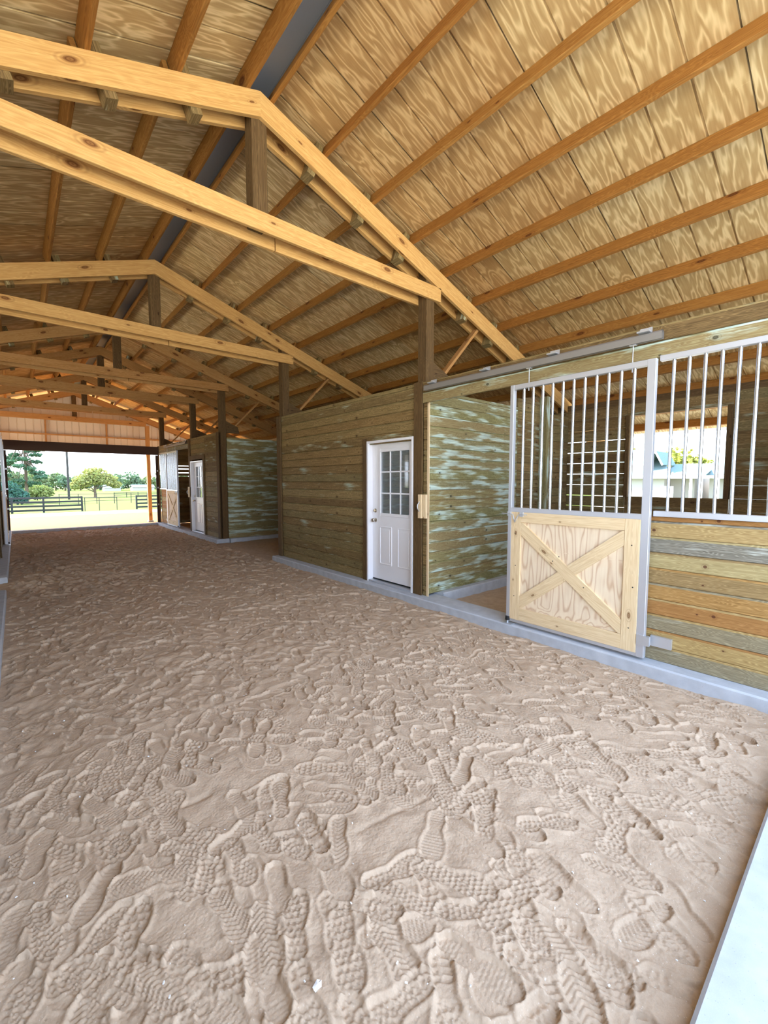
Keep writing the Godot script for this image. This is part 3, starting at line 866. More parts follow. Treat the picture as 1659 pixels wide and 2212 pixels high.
# ------------------------------------------------------------------ far end
func build_far_end():
	# dark header and jambs of the doorway
	var h := structure("trim_1", "dark brown header and jambs of the far doorway")
	timber(h, "header", Vector3(-0.36, 2.66, -17.05), Vector3(4.0, 2.66, -17.05), Vector3.UP, 0.29, 0.14, [M.header], 0.006)
	timber(h, "jamb", Vector3(3.90, 0.10, -17.13), Vector3(3.90, 2.51, -17.13), Vector3(1, 0, 0), 0.09, 0.05, [M.header], 0.004)
	timber(h, "jamb", Vector3(-0.23, 0.10, -17.13), Vector3(-0.23, 2.51, -17.13), Vector3(1, 0, 0), 0.1, 0.05, [M.header], 0.004)
	for y in [0.75, 1.35, 1.95]:
		block(h, "hinge", Vector3(-0.22, y, -17.1), Vector3(0.09, 0.05, 0.012), M.zinc)
		block(h, "hinge", Vector3(3.90, y, -17.1), Vector3(0.03, 0.05, 0.012), M.zinc)
	# gable of ribbed metal sheets at the outer end of the roof
	var g := structure("wall_far_gable", "ribbed beige metal gable above the outer posts")
	var z := -20.44
	var x := -1.8
	while x < 8.2:
		var x1 := x + 0.915
		var b := MB.new()
		var top := func(xx: float) -> float: return RTOP + 0.02 - SL * absf(xx - RX)
		var xs := [x]
		for k in 4:
			var r := x + 0.11 + k * 0.229
			xs.append_array([r - 0.022, r - 0.010, r + 0.010, r + 0.022])
		xs.append(x1)
		if x < RX and x1 > RX: xs.append(RX)
		xs.sort()
		for i in xs.size() - 1:
			var a: float = xs[i]
			var c: float = xs[i + 1]
			var da := 0.0
			var dc := 0.0
			for k in 4:
				var r := x + 0.11 + k * 0.229
				if absf(a - r) < 0.015: da = -0.02
				if absf(c - r) < 0.015: dc = -0.02
			b.quad(Vector3(a, 2.86, z + da), Vector3(a, top.call(a), z + da), Vector3(c, top.call(c), z + dc), Vector3(c, 2.86, z + dc))
			b.quad(Vector3(c, 2.86, z + dc - 0.002), Vector3(c, top.call(c), z + dc - 0.002), Vector3(a, top.call(a), z + da - 0.002), Vector3(a, 2.86, z + da - 0.002))
		put(g, "metal_sheet", b.done(), M.cladding)
		x = x1
	timber(g, "girt", Vector3(-1.6, 3.33, z + 0.05), Vector3(6.6, 3.33, z + 0.05), Vector3.UP, 0.045, 0.08, M.pine)
	timber(g, "girt", Vector3(-1.6, 2.89, z + 0.05), Vector3(7.4, 2.89, z + 0.05), Vector3.UP, 0.07, 0.08, M.pine)
	for sx in [-0.6, 0.93, 2.85, 4.9]:
		timber(g, "stud", Vector3(sx, 2.93, z + 0.05), Vector3(sx, minf(3.86, RTOP - 0.25 - SL * absf(sx - RX)), z + 0.05), Vector3(1, 0, 0), 0.05, 0.078, M.pine)
	for sx in [4.27, -0.6]:
		var p := thing("porch_post", "orange square timber post standing outside the far doorway" if sx > 0 else "square timber post outside the doorway, left of it", "post", Vector3(sx, -0.12, -20.2))
		timber(p, "upright", Vector3(sx, -0.2, -20.2), Vector3(sx, 3.88, -20.2), Vector3(1, 0, 0), 0.14, 0.14, M.pine)
		block(p, "footing", Vector3(sx, -0.10, -20.2), Vector3(0.2, 0.06, 0.2), M.concrete, 0.01)

# ------------------------------------------------------------------ sand
var big := FastNoiseLite.new()
func base_h(x: float, z: float) -> float:
	return big.get_noise_2d(x * 100, z * 100) * 0.022

const SOLE_T := [0.0, 0.03, 0.10, 0.24, 0.42, 0.62, 0.78, 0.92, 0.98, 1.0]
const SOLE_W := [0.0, 0.022, 0.036, 0.036, 0.028, 0.047, 0.049, 0.036, 0.016, 0.0]
func sole(t: float) -> float:
	if t <= 0 or t >= 1: return -0.02 * maxf(-t, t - 1) * 15.0
	for i in SOLE_T.size() - 1:
		if t < SOLE_T[i + 1]:
			return lerpf(SOLE_W[i], SOLE_W[i + 1], (t - SOLE_T[i]) / (SOLE_T[i + 1] - SOLE_T[i]))
	return 0.0

func stamp(hm: PackedFloat32Array, w: int, h: int, cell: float, x0: float, z0: float, r: RandomNumberGenerator):
	var cx := r.randf_range(0.0, w * cell)
	var cz := r.randf_range(0.0, h * cell)
	var a := r.randf_range(-0.7, 0.7) + (PI if r.randf() < 0.5 else 0.0)
	if r.randf() < 0.35: a = r.randf() * TAU
	var ln := r.randf_range(0.25, 0.32)
	var typ := r.randi() % 6
	var dep := r.randf_range(0.005, 0.017)
	var lugs := r.randf_range(0.021, 0.036)
	var strength := r.randf_range(0.6, 1.0)
	var bend := r.randf_range(-0.05, 0.05)
	var ca := cos(a)
	var sa := sin(a)
	var rad := ln * 0.5 + 0.03
	var i0 := maxi(int((cx - rad) / cell), 0)
	var i1 := mini(int((cx + rad) / cell), w - 1)
	var j0 := maxi(int((cz - rad) / cell), 0)
	var j1 := mini(int((cz + rad) / cell), h - 1)
	if i1 <= i0 or j1 <= j0: return
	var ci := clampi(int(cx / cell), 0, w - 1)
	var cj := clampi(int(cz / cell), 0, h - 1)
	var level := hm[cj * w + ci] * 0.3 + base_h(x0 + cx, z0 - cz) * 0.7 - dep
	var sc := ln / 0.3
	for j in range(j0, j1 + 1):
		var dz := j * cell - cz
		for i in range(i0, i1 + 1):
			var dx := i * cell - cx
			var u := dx * sa + dz * ca
			var v := dx * ca - dz * sa
			if absf(v) > 0.075 * sc or absf(u) > rad: continue
			v += bend * u * u * 8.0
			var t := u / ln + 0.5
			var d := sole(t) * sc - absf(v)
			if d < -0.03: continue
			var m := clampf((d + 0.004) / 0.008, 0, 1)
			m = m * m * (3 - 2 * m) * strength
			var k := j * w + i
			var tr := 0.0
			if d > 0.0:
				match typ:
					0:
						var row := floorf(u / lugs)
						var fu := absf(fposmod(u / lugs, 1.0) - 0.5)
						var fv := absf(fposmod(v / (lugs * 0.9) + 0.5 * fmod(absf(row), 2.0), 1.0) - 0.5)
						if maxf(fu, fv) > 0.34: tr = 0.006
					1:
						if t < 0.26 or (t > 0.5 and t < 0.9): tr = 0.0022 * sin(u * TAU / 0.0155)
					2:
						tr = 0.0
					3:
						if fposmod((u + absf(v) * 0.8) / 0.021, 1.0) > 0.6: tr = 0.005
					4:
						if d < 0.014: tr = 0.006 if fposmod(u / 0.022, 1.0) > 0.62 else 0.0
						elif d < 0.02: tr = 0.006
						elif fposmod((u + 0.006 * sin(v * 240.0)) / 0.024, 1.0) > 0.6: tr = 0.005
					5:
						if absf(t - 0.38) < 0.08: tr = 0.008
						elif fposmod(atan2(v, u - 0.06) * 2.2, 1.0) > 0.72 or fposmod(Vector2(u - 0.06, v).length() / 0.024, 1.0) > 0.7: tr = 0.005
				hm[k] = lerpf(hm[k], level + tr, m)
			else:
				hm[k] = lerpf(hm[k], level, m) + 0.0045 * exp(-pow((d + 0.010) / 0.008, 2)) * (1.0 - m)

func sand_patch(parent: Node, x0: float, x1: float, z0: float, z1: float, cell: float, prints: int, ripple: float, sd: int):
	# z0 > z1; rows run away from the camera
	var w := int(round((x1 - x0) / cell)) + 1
	var h := int(round((z0 - z1) / cell)) + 1
	var cx := (x1 - x0) / (w - 1)
	var cz := (z0 - z1) / (h - 1)
	var hm := PackedFloat32Array()
	hm.resize(w * h)
	var f := FastNoiseLite.new()
	f.seed = sd
	f.frequency = minf(0.035 * cell / 0.006, 0.16)
	f.fractal_octaves = 4
	var im := f.get_image(w, h, false, false, true)
	im.convert(Image.FORMAT_L8)
	var by := im.get_data()
	for j in h:
		for i in w:
			hm[j * w + i] = base_h(x0 + i * cx, z0 - j * cz) + (by[j * w + i] / 255.0 - 0.5) * ripple
	var r := RandomNumberGenerator.new()
	r.seed = sd
	# scuffs: long shallow drags
	for k in prints / 9:
		var sx := r.randf_range(0, x1 - x0)
		var sz := r.randf_range(0, z0 - z1)
		var a := r.randf_range(-0.9, 0.9) + (PI / 2 if r.randf() < 0.5 else 0.0)
		var ln := r.randf_range(0.15, 0.6)
		var dp := r.randf_range(-0.007, 0.006)
		var steps := int(ln / cell)
		var wd := r.randf_range(0.012, 0.03)
		var q := int(ceil(wd * 1.6 / cell))
		for s in steps:
			var px := sx + cos(a) * s * cell + 0.02 * sin(s * cell * 9.0)
			var pz := sz + sin(a) * s * cell
			var ci := int(px / cx)
			var cj := int(pz / cz)
			for jj in range(maxi(cj - q, 0), mini(cj + q + 1, h)):
				for ii in range(maxi(ci - q, 0), mini(ci + q + 1, w)):
					var d := Vector2(ii * cx - px, jj * cz - pz).length() / wd
					if d < 1.6: hm[jj * w + ii] += dp * exp(-d * d * 2.0) * cell / wd * 1.2
	for k in prints:
		stamp(hm, w, h, cell, x0, z0, r)
	var vs := PackedVector3Array()
	var ns := PackedVector3Array()
	vs.resize(w * h); ns.resize(w * h)
	for j in h:
		for i in w:
			var k := j * w + i
			var e := minf(minf(i, w - 1 - i) * cx, minf(j, h - 1 - j) * cz) / 0.05
			if e < 1.0:
				hm[k] = lerpf(base_h(x0 + i * cx, z0 - j * cz), hm[k], e)
	for j in h:
		for i in w:
			var k := j * w + i
			vs[k] = Vector3(x0 + i * cx, hm[k], z0 - j * cz)
			var l := hm[k - 1] if i > 0 else hm[k]
			var rr := hm[k + 1] if i < w - 1 else hm[k]
			var d := hm[k - w] if j > 0 else hm[k]
			var uu := hm[k + w] if j < h - 1 else hm[k]
			ns[k] = Vector3(-(rr - l) / (2 * cx), 1.0, (uu - d) / (2 * cz)).normalized()
	var ix := PackedInt32Array()
	ix.resize((w - 1) * (h - 1) * 6)
	var p := 0
	for j in h - 1:
		for i in w - 1:
			var k := j * w + i
			ix[p] = k; ix[p + 1] = k + w; ix[p + 2] = k + 1
			ix[p + 3] = k + 1; ix[p + 4] = k + w; ix[p + 5] = k + w + 1
			p += 6
	var arr := []
	arr.resize(Mesh.ARRAY_MAX)
	arr[Mesh.ARRAY_VERTEX] = vs; arr[Mesh.ARRAY_NORMAL] = ns; arr[Mesh.ARRAY_INDEX] = ix
	var m := ArrayMesh.new()
	m.add_surface_from_arrays(Mesh.PRIMITIVE_TRIANGLES, arr)
	put(parent, "sand", m, M.sand)

func build_floor():
	big.seed = 3
	big.frequency = 0.012
	big.fractal_octaves = 3
	var f := structure("floor", "trampled beige sand floor of the aisle")
	sand_patch(f, -0.18, 3.83, -0.25, -3.0, 0.006, 600, 0.011, 101)
	sand_patch(f, -0.18, 3.83, -2.99, -7.4, 0.011, 850, 0.024, 102)
	sand_patch(f, -0.18, 3.83, -7.39, -17.0, 0.022, 900, 0.085, 103)
	sand_patch(f, 4.12, 7.6, -0.1, -3.68, 0.04, 30, 0.02, 104)
	sand_patch(f, 3.81, 7.6, -7.8, -10.97, 0.04, 30, 0.03, 105)
	sand_patch(f, 4.12, 7.6, -13.7, -17.2, 0.05, 10, 0.03, 106)
	sand_patch(f, -4.0, -0.16, -7.7, -8.8, 0.05, 5, 0.03, 107)
	var under := MB.new()
	under.box(Vector3(1.83, -0.3, -8.6), Vector3(11.8, 0.5, 17.6))
	put(f, "subsoil", under.done(), M.sand)
	# crumpled white scrap and shell bits
	var s := MB.new()
	var pr := []
	for i in 9:
		var a := TAU * i / 9
		pr.append(Vector3(cos(a) * 0.019 * (1 + 0.12 * sin(i * 2.3)), 0.003 + 0.006 * absf(sin(i * 1.7)), sin(a) * 0.012 * (1 + 0.14 * cos(i * 3.1))))
	for i in 9:
		s.tri(Vector3(0.002, 0.010, 0), pr[i], pr[(i + 1) % 9])
		s.tri(pr[i], Vector3(0, -0.004, 0), pr[(i + 1) % 9])
	var sh := put(self, "shell_scrap", s.done(), M.shell, Transform3D(Basis(Vector3.UP, 0.5), Vector3(0.64, base_h(0.64, -1.066) + 0.0, -1.066)))
	tag(sh, "small white crumpled scrap lying alone on the sand", "scrap")
	var mm := MultiMesh.new()
	mm.transform_format = MultiMesh.TRANSFORM_3D
	var fl := MB.new()
	fl.box(Vector3.ZERO, Vector3(0.007, 0.003, 0.004))
	mm.mesh = fl.done()
	mm.instance_count = 260
	var r := RandomNumberGenerator.new()
	r.seed = 77
	for i in 260:
		var z := -0.35 - 6.5 * pow(r.randf(), 1.6)
		var x := r.randf_range(-0.1, 3.7)
		mm.set_instance_transform(i, Transform3D(Basis.from_euler(Vector3(r.randf_range(-0.4, 0.4), r.randf() * TAU, r.randf_range(-0.4, 0.4))).scaled(Vector3.ONE * r.randf_range(0.5, 1.3)), Vector3(x, base_h(x, z) + 0.003, z)))
	var mi := MultiMeshInstance3D.new()
	mi.name = "shell_bits"
	mi.multimesh = mm
	mi.material_override = M.shell
	add_child(mi)
	tag(mi, "tiny white shell bits scattered over the sand", "shell bits", "", "stuff")

# ------------------------------------------------------------------ outdoors
func ground_y(x: float, z: float) -> float:
	var y := -0.12
	if z < -20.0:
		var d := -z - 20.0
		y -= 0.038 * minf(d, 29.0) + 0.0187 * clampf(d - 29.0, 0, 91) + 0.003 * clampf(d - 120.0, 0, 400)
	if x > 9.0 and z > -30: y -= 0.023 * minf(x - 9.0, 30.0)
	return y

func terrain(called: String, label: String, xs: Array, zs: Array, mat: Material, lift := 0.0):
	var b := MB.new()
	for i in xs.size() - 1:
		for j in zs.size() - 1:
			var p := []
			for q in [[i, j], [i, j + 1], [i + 1, j + 1], [i + 1, j]]:
				p.append(Vector3(xs[q[0]], ground_y(xs[q[0]], zs[q[1]]) + lift, zs[q[1]]))
			b.quad(p[0], p[1], p[2], p[3])
	var o := put(self, called, b.done(), mat)
	tag(o, label, "", "", "structure")

func board_fence(label: String, pts: Array, hgt := 1.35):
	var f := thing("board_fence", label, "fence", pts[0], "black board fences")
	for i in pts.size():
		var p: Vector3 = pts[i]
		timber(f, "post", p + Vector3(0, -0.1, 0), p + Vector3(0, hgt + 0.06, 0), Vector3(1, 0, 0), 0.15, 0.15, [M.black_paint], 0.008)
		if i < pts.size() - 1:
			for k in 4:
				var y := hgt * (0.16 + 0.27 * k)
				var o := Vector3(0, y, 0.085)
				timber(f, "rail", p + o, pts[i + 1] + o, Vector3.UP, 0.17, 0.03, [M.black_paint])

func leaf_mesh(sz: float) -> ArrayMesh:
	var b := MB.new()
	for k in 3:
		var bs := Basis.from_euler(Vector3(k * 1.1, k * 2.1, k * 0.7))
		var q := [Vector3(-0.5, 0, -0.2), Vector3(0.1, 0.12, -0.45), Vector3(0.5, 0, 0.1), Vector3(-0.1, -0.1, 0.4)]
		for i in 4: q[i] = bs * q[i] * sz
		b.tri(q[0], q[1], q[2]); b.tri(q[0], q[2], q[3])
	return b.done()

func foliage(parent: Node, called: String, blobs: Array, count: int, sz: float, tint: Color, sd: int):
	# blobs: [centre (relative to the tree's base), radii]
	var r := RandomNumberGenerator.new()
	r.seed = sd
	var mm := MultiMesh.new()
	mm.transform_format = MultiMesh.TRANSFORM_3D
	mm.use_colors = true
	mm.mesh = leaf_mesh(sz)
	mm.instance_count = count
	for i in count:
		var bl: Array = blobs[r.randi() % blobs.size()]
		var d := Vector3(r.randfn(), r.randfn(), r.randfn()).normalized() * pow(r.randf(), 0.45)
		var c: Vector3 = bl[0]
		var e: Vector3 = bl[1]
		mm.set_instance_transform(i, Transform3D(Basis.from_euler(Vector3(r.randf() * TAU, r.randf() * TAU, 0)).scaled(Vector3.ONE * r.randf_range(0.6, 1.3)), c + d * e))
		var k := r.randf_range(0.7, 1.25)
		mm.set_instance_color(i, Color(tint.r * k * r.randf_range(0.9, 1.1), tint.g * k, tint.b * k))
	var o := MultiMeshInstance3D.new()
	o.name = called
	o.multimesh = mm
	o.material_override = M.leaf
	parent.add_child(o, true)
	tag(o, "", "", "", "stuff")

func tree(called: String, label: String, at: Vector3, trunk_h: float, tr: float, blobs: Array, count: int, sz: float, tint: Color, sd: int, group := "", forks := 3):
	var t := thing(called, label, "tree", at, group)
	var r := RandomNumberGenerator.new()
	r.seed = sd
	var b := MB.new()
	b.tube([Vector3(0, -0.3, 0), Vector3(0.02, trunk_h * 0.4, 0), Vector3(-0.03, trunk_h, 0.02)], [tr * 1.3, tr, tr * 0.7], 8)
	put(t, "trunk", b.done(), M.bark, Transform3D(Basis.IDENTITY, at))
	for i in mini(forks, blobs.size()):
		var c: Vector3 = blobs[i][0]
		var k := MB.new()
		var s := Vector3(0, trunk_h * r.randf_range(0.55, 0.98), 0)
		k.tube([s, s.lerp(c, 0.5) + Vector3(0, 0.06 * c.y, 0), c], [tr * 0.5, tr * 0.35, tr * 0.12], 6)
		put(t, "branch", k.done(), M.bark, Transform3D(Basis.IDENTITY, at))
	foliage(t, "foliage", blobs, count, sz, tint, sd)

func build_outdoors():
	M.leaf = plain(Color.WHITE, 0.8)
	M.leaf.vertex_color_use_as_albedo = true
	M.leaf.backlight_enabled = true
	M.leaf.backlight = C(90, 100, 50)
	var step := func(a: float, b: float, n: int) -> Array:
		var o := []
		for i in n + 1: o.append(lerpf(a, b, float(i) / n))
		return o
	terrain("ground_apron", "sunlit tan sand apron beyond the far doorway", step.call(-14.0, 24.0, 8), step.call(-36.0, -17.15, 10), M.apron)
	terrain("ground_yard", "sandy yard at the near end of the barn", [-60.0, -20.0, 9.0, 24.0], [0.5, 20.0, 60.0], M.yard)
	terrain("ground_side", "sandy strip beside the barn", [7.6, 9.0, 24.0], [-17.3, -8.0, 0.5], M.yard)
	terrain("ground_gravel", "pale gravel lane along the black fence", step.call(-40.0, 60.0, 10), [-46.0, -41.0, -36.0], M.gravel, 0.0)
	terrain("ground_pasture", "bright green pasture sloping away behind the fences", step.call(-260.0, 320.0, 20), [-420.0, -300.0, -220.0, -140.0, -110.0, -80.0, -49.0, -46.0], M.grass)
	terrain("ground_lawn", "lawn to the right of the barn", [24.0, 39.0, 70.0, 160.0], [-46.0, -30.0, -20.0, 0.0, 40.0], M.grass)
	terrain("ground_left", "pale sand paddock to the left of the barn", [-60.0, -30.0, -14.0, -4.05], [-17.15, -8.0, 0.5], M.yard)
	terrain("ground_paddock", "grass to the left beyond the paddock", [-120.0, -60.0, -14.0], [-46.0, -36.0, -17.15], M.grass)
	# black board fences with a gap for the pipe gate
	var p := []
	for x in [-5.2, -2.8, -0.35, 1.8, 4.63]:
		p.append(Vector3(x, ground_y(x, -49.0), -49.0))
	board_fence("black four-rail board fence on the left of the pipe gate", p)
	p = []
	for x in [9.15, 11.6, 14.1, 16.5]:
		p.append(Vector3(x, ground_y(x, -49.0), -49.0))
	board_fence("black four-rail board fence behind the orange porch post", p)
	var g := thing("pipe_gate", "thin iron pipe gate frame between the two black fences", "gate", Vector3(4.8, ground_y(5, -49), -49))
	var gy := ground_y(6, -49)
	for x in [4.85, 6.0, 7.45]:
		var b := MB.new()
		b.tube([Vector3(x, gy - 0.05, -49), Vector3(x, gy + 1.3, -49)], 0.035, 6)
		put(g, "upright", b.done(), M.iron)
	var gb := MB.new()
	gb.tube([Vector3(4.85, gy + 1.25, -49), Vector3(7.45, gy + 1.25, -49)], 0.03, 6)
	put(g, "top_rail", gb.done(), M.iron)
	# round pen panels behind and a post-and-rail fence up the pasture
	var pen := thing("pen_panels", "low iron corral panels around the foot of the round tree", "corral", Vector3(8, ground_y(8, -72), -72))
	for i in 7:
		var x := 4.5 + i * 2.2
		var y := ground_y(x, -75)
		var b := MB.new()
		b.tube([Vector3(x, y, -75), Vector3(x, y + 1.5, -75)], 0.05, 6)
		put(pen, "upright", b.done(), M.iron)
		if i < 6:
			for k in 3:
				var rb := MB.new()
				rb.tube([Vector3(x, y + 0.45 + 0.5 * k, -75), Vector3(x + 2.2, ground_y(x + 2.2, -75) + 0.45 + 0.5 * k, -75)], 0.035, 5)
				put(pen, "rail", rb.done(), M.iron)
	var far := thing("paddock_fence", "distant rail fence climbing the pasture behind the round tree", "fence", Vector3(20, ground_y(20, -150), -150))
	for i in 16:
		var x := 20.0 + i * 3.4
		var z := -135.0 - i * 3.0
		var y := ground_y(x, z)
		timber(far, "post", Vector3(x, y, z), Vector3(x, y + 1.4, z), Vector3(1, 0, 0), 0.16, 0.16, [M.black_paint])
		if i < 15:
			for k in 2:
				timber(far, "rail", Vector3(x, y + 0.7 + 0.55 * k, z), Vector3(x + 3.4, ground_y(x + 3.4, z - 3.0) + 0.7 + 0.55 * k, z - 3.0), Vector3.UP, 0.13, 0.04, [M.black_paint])
	# light pole
	var lp := thing("utility_pole", "tall thin pole in the pasture beside the round tree", "pole", Vector3(9.0, ground_y(9, -120), -120))
	var pb := MB.new()
	pb.tube([Vector3(9.0, ground_y(9, -120), -120), Vector3(9.0, 12.6, -120)], [0.24, 0.2], 8)
	put(lp, "shaft", pb.done(), M.iron)
	pb = MB.new()
	pb.box(Vector3(9.0, 12.0, -120), Vector3(2.2, 0.12, 0.12))
	put(lp, "cross_arm", pb.done(), M.iron)
	# round tree
	tree("oak_tree", "round yellow-green tree with forked trunk in the pasture", Vector3(16.3, ground_y(16.3, -140), -140), 2.6, 0.35, [[Vector3(-2.6, 4.6, 0), Vector3(2.6, 1.6, 2.4)], [Vector3(2.8, 4.9, 0.5), Vector3(2.8, 1.7, 2.4)], [Vector3(0.2, 6.6, 0), Vector3(3.2, 1.7, 2.8)], [Vector3(-4.2, 3.4, 0), Vector3(1.7, 1.0, 1.8)], [Vector3(4.8, 3.6, 0), Vector3(1.5, 0.9, 1.6)], [Vector3(0, 5.0, -0.5), Vector3(3.0, 1.5, 2.6)]], 2600, 0.55, Color(0.40, 0.40, 0.15), 31, "", 5)
	# tall pine and its neighbours
	for q in [[1.3, -92.0, "tall pine with open branches standing behind the black fence", 1.0, 41], [-1.6, -96.0, "thin pine next to the left doorway jamb", 0.85, 42]]:
		var bl := []
		var r := RandomNumberGenerator.new()
		r.seed = q[4]
		for i in 26:
			var y := 3.0 + 8.4 * i / 26.0
			var a := r.randf() * TAU
			var l := r.randf_range(0.8, 3.0) * (1.0 - 0.4 * i / 26.0)
			bl.append([Vector3(cos(a) * l, y + r.randf_range(-0.3, 0.4), sin(a) * l) * q[3], Vector3(0.9, 0.26, 0.9) * q[3]])
		tree("pine_tree", q[2], Vector3(q[0], ground_y(q[0], q[1]), q[1]), 11.6 * q[3], 0.2 * q[3], bl, 1500, 0.42, Color(0.10, 0.19, 0.11), q[4], "pines behind the fence", 26)
	tree("bush", "dark rounded bush at the foot of the pines", Vector3(-0.9, ground_y(-0.9, -84), -84), 0.6, 0.1, [[Vector3(0, 1.8, 0), Vector3(1.8, 1.7, 1.4)], [Vector3(1.2, 1.2, 0), Vector3(1.2, 1.1, 1.2)]], 900, 0.4, Color(0.07, 0.17, 0.13), 51)
	tree("bush", "light green shrub right of the pine trunk", Vector3(3.4, ground_y(3.4, -120), -120), 0.6, 0.1, [[Vector3(0, 1.7, 0), Vector3(3.2, 1.6, 2)]], 700, 0.5, Color(0.26, 0.30, 0.10), 52)
	# wooded skyline
	var r2 := RandomNumberGenerator.new()
	r2.seed = 9
	for i in 24:
		var x := -6.0 + i * 3.7 + r2.randf_range(-1.0, 1.0)
		var z := -262.0 - r2.randf_range(0, 40)
		var hh := r2.randf_range(7.0, 11.5)
		tree("skyline_tree", "distant blue-green tree of the wooded skyline", Vector3(x, ground_y(x, z), z), hh * 0.4, 0.3, [[Vector3(0, hh * 0.62, 0), Vector3(4.2, hh * 0.40, 3.5)], [Vector3(2, hh * 0.4, 0), Vector3(3.0, hh * 0.35, 3)]], 260, 1.3, Color(0.15, 0.24, 0.16).lerp(Color(0.28, 0.32, 0.14), r2.randf()), 600 + i, "wooded skyline", 1)
	# far farm buildings
	for q in [[36.0, -250.0, 7.0, "far grey barn roof behind the round tree"], [50.0, -252.0, 10.0, "far long white farm building at the skyline"]]:
		var y := ground_y(q[0], q[1])
		var t := thing("farm_building", q[3], "building", Vector3(q[0], y, q[1]), "far farm buildings")
		block(t, "wall", Vector3(q[0], y + 0.9, q[1]), Vector3(q[2], 1.8, 6), M.siding, 0.01)
		for s in [-1, 1]:
			var rb := MB.new()
			rb.box(Vector3.ZERO, Vector3(q[2] + 0.6, 0.12, 3.7))
			put(t, "roof", rb.done(), M.shingle, Transform3D(Basis(Vector3(1, 0, 0), s * 0.42), Vector3(q[0], y + 2.4, q[1] + s * 1.6)))
	build_house()

func roof_face(t: Node, called: String, p: Array, mat: Material):
	var b := MB.new()
	var n: Vector3 = (p[2] - p[0]).cross(p[1] - p[0]).normalized() * 0.06
	for i in range(1, p.size() - 1):
		b.tri(p[0], p[i], p[i + 1])
		b.tri(p[0] - n, p[i + 1] - n, p[i] - n)
	for i in p.size():
		var q: Vector3 = p[(i + 1) % p.size()]
		b.tri(p[i], p[i] - n, q - n); b.tri(p[i], q - n, q)
	put(t, called, b.done(), mat)

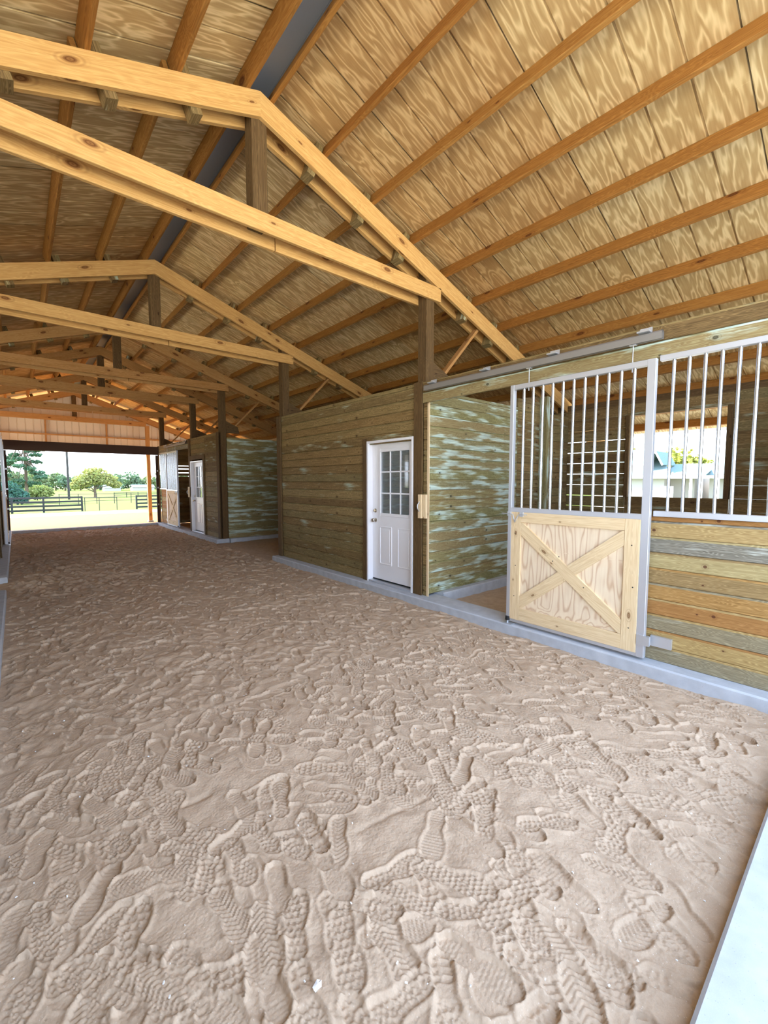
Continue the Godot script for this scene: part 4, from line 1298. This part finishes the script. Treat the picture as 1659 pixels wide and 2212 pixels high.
func build_house():
	var X := 39.0
	var gy := ground_y(X, -10)
	var h := thing("house", "pale house with grey-green shingle roofs seen through the stall window", "house", Vector3(X, gy, -10))
	var eave := 2.02
	var wall := func(c: Vector3, s: Vector3): block(h, "wall", c, s, M.siding, 0.01)
	# left wing, a lower link and the tall right wing
	wall.call(Vector3(X + 3.0, (gy + eave) / 2, -14.2), Vector3(6.0, eave - gy, 5.6))
	wall.call(Vector3(X + 4.0, (gy + eave) / 2, -10.6), Vector3(5.0, eave - gy, 1.7))
	wall.call(Vector3(X + 6.0, (gy + eave) / 2, -4.0), Vector3(9.0, eave - gy, 9.6))
	roof_face(h, "roof", [Vector3(X - 0.5, eave, -17.4), Vector3(X - 0.5, eave, -10.9), Vector3(X + 3.2, 4.35, -12.6), Vector3(X + 3.2, 4.35, -17.4)], M.shingle)
	roof_face(h, "roof", [Vector3(X - 0.5, eave, -11.6), Vector3(X - 0.5, eave, -8.6), Vector3(X + 3.2, 2.95, -8.6), Vector3(X + 3.2, 2.95, -11.6)], M.shingle)
	roof_face(h, "roof", [Vector3(X + 0.6, eave, -9.3), Vector3(X + 0.6, eave, 1.5), Vector3(X + 6.6, 7.4, -1.0), Vector3(X + 6.6, 7.4, -5.6)], M.shingle)
	roof_face(h, "roof", [Vector3(X + 10, eave, -9.3), Vector3(X + 0.6, eave, -9.3), Vector3(X + 6.6, 7.4, -5.6)], M.shingle)
	# small gable dormer with white trim
	roof_face(h, "dormer_roof", [Vector3(X - 0.2, 2.85, -12.9), Vector3(X - 0.2, 3.95, -12.05), Vector3(X + 3.0, 3.95, -12.05), Vector3(X + 3.0, 2.85, -12.9)], M.shingle)
	roof_face(h, "dormer_roof", [Vector3(X - 0.2, 3.95, -12.05), Vector3(X - 0.2, 2.85, -11.5), Vector3(X + 3.0, 2.85, -11.5), Vector3(X + 3.0, 3.95, -12.05)], M.shingle)
	timber(h, "dormer_trim", Vector3(X - 0.25, 2.85, -11.5), Vector3(X - 0.25, 3.95, -12.05), Vector3.UP, 0.12, 0.05, [M.paint])
	timber(h, "dormer_trim", Vector3(X - 0.25, 2.85, -12.9), Vector3(X - 0.25, 3.95, -12.05), Vector3.UP, 0.12, 0.05, [M.paint])
	timber(h, "fascia", Vector3(X - 0.52, eave - 0.1, -17.4), Vector3(X - 0.52, eave - 0.1, -8.6), Vector3.UP, 0.24, 0.05, [M.paint])
	timber(h, "fascia", Vector3(X + 0.58, eave - 0.1, -9.3), Vector3(X + 0.58, eave - 0.1, 1.5), Vector3.UP, 0.24, 0.05, [M.paint])
	for z in [-9.55, -8.9, -7.9, -7.4]:
		timber(h, "porch_column", Vector3(X - 0.3, gy, z), Vector3(X - 0.3, eave - 0.2, z), Vector3(0, 0, 1), 0.16, 0.16, [M.paint], 0.01)
	timber(h, "porch_rail", Vector3(X - 0.3, gy + 1.0, -9.55), Vector3(X - 0.3, gy + 1.0, -7.4), Vector3.UP, 0.08, 0.08, [M.paint])
	block(h, "door", Vector3(X - 0.02, 0.2, -11.2), Vector3(0.06, 2.0, 0.9), M.paint)
	tree("yard_tree", "yellow-green tree rising behind the pale house", Vector3(X + 16, ground_y(X + 16, -14.5), -15.0), 2.5, 0.25, [[Vector3(0, 4.0, 0), Vector3(2.2, 2.0, 2.6)], [Vector3(0.4, 3.4, 1.8), Vector3(2, 1.6, 2.0)], [Vector3(0, 4.6, -5.0), Vector3(2, 1.6, 3.0)]], 1300, 0.45, Color(0.36, 0.36, 0.08), 71, "", 3)

# ------------------------------------------------------------------ scene
func _ready():
	rng.seed = 20240
	# camera
	var cam := Camera3D.new()
	cam.name = "camera"
	cam.fov = rad_to_deg(2.0 * atan(1106.0 / 926.0))
	cam.near = 0.05
	cam.far = 1500.0
	cam.position = Vector3(0, 1.58, 0)
	cam.rotation_degrees = Vector3(-4.1, -40.6, 0)
	add_child(cam)
	cam.current = true
	# sky, sun, exposure
	var we := WorldEnvironment.new()
	we.name = "environment"
	var env := Environment.new()
	env.background_mode = Environment.BG_SKY
	env.sky = Sky.new()
	var sm := ProceduralSkyMaterial.new()
	sm.sky_top_color = C(176, 200, 234)
	sm.sky_horizon_color = C(226, 236, 250)
	sm.sky_curve = 0.16
	sm.ground_bottom_color = C(110, 104, 92)
	sm.ground_horizon_color = C(190, 190, 180)
	sm.sky_energy_multiplier = 1.0
	env.sky.sky_material = sm
	env.tonemap_mode = Environment.TONE_MAPPER_LINEAR
	env.tonemap_exposure = 7.2
	env.sdfgi_enabled = true
	env.ssao_enabled = true
	env.ssil_enabled = true
	we.environment = env
	add_child(we)
	var sun := DirectionalLight3D.new()
	sun.name = "sun"
	sun.light_color = C(255, 251, 242)
	sun.light_energy = 2.1
	sun.light_angular_distance = 1.0
	sun.shadow_enabled = true
	sun.rotation_degrees = Vector3(-40, 180 + 28, 0)
	add_child(sun)
	make_materials()
	build_roof()
	var near := ["pale yellow timber truss on the post beside the white half-glazed door", "timber truss on the tack room corner post before the dark passage", "timber truss on the post at the passage's far corner", "timber truss on the post between far white door and far stall", "timber truss right above the dark doorway header"]
	for i in 5:
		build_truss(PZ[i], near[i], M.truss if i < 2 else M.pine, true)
	build_truss(-20.2, "gable truss in front of the ribbed beige metal", M.pine, false)
	build_posts()
	build_walls()
	build_curbs()
	build_doors()
	build_far_end()
	build_floor()
	build_outdoors()
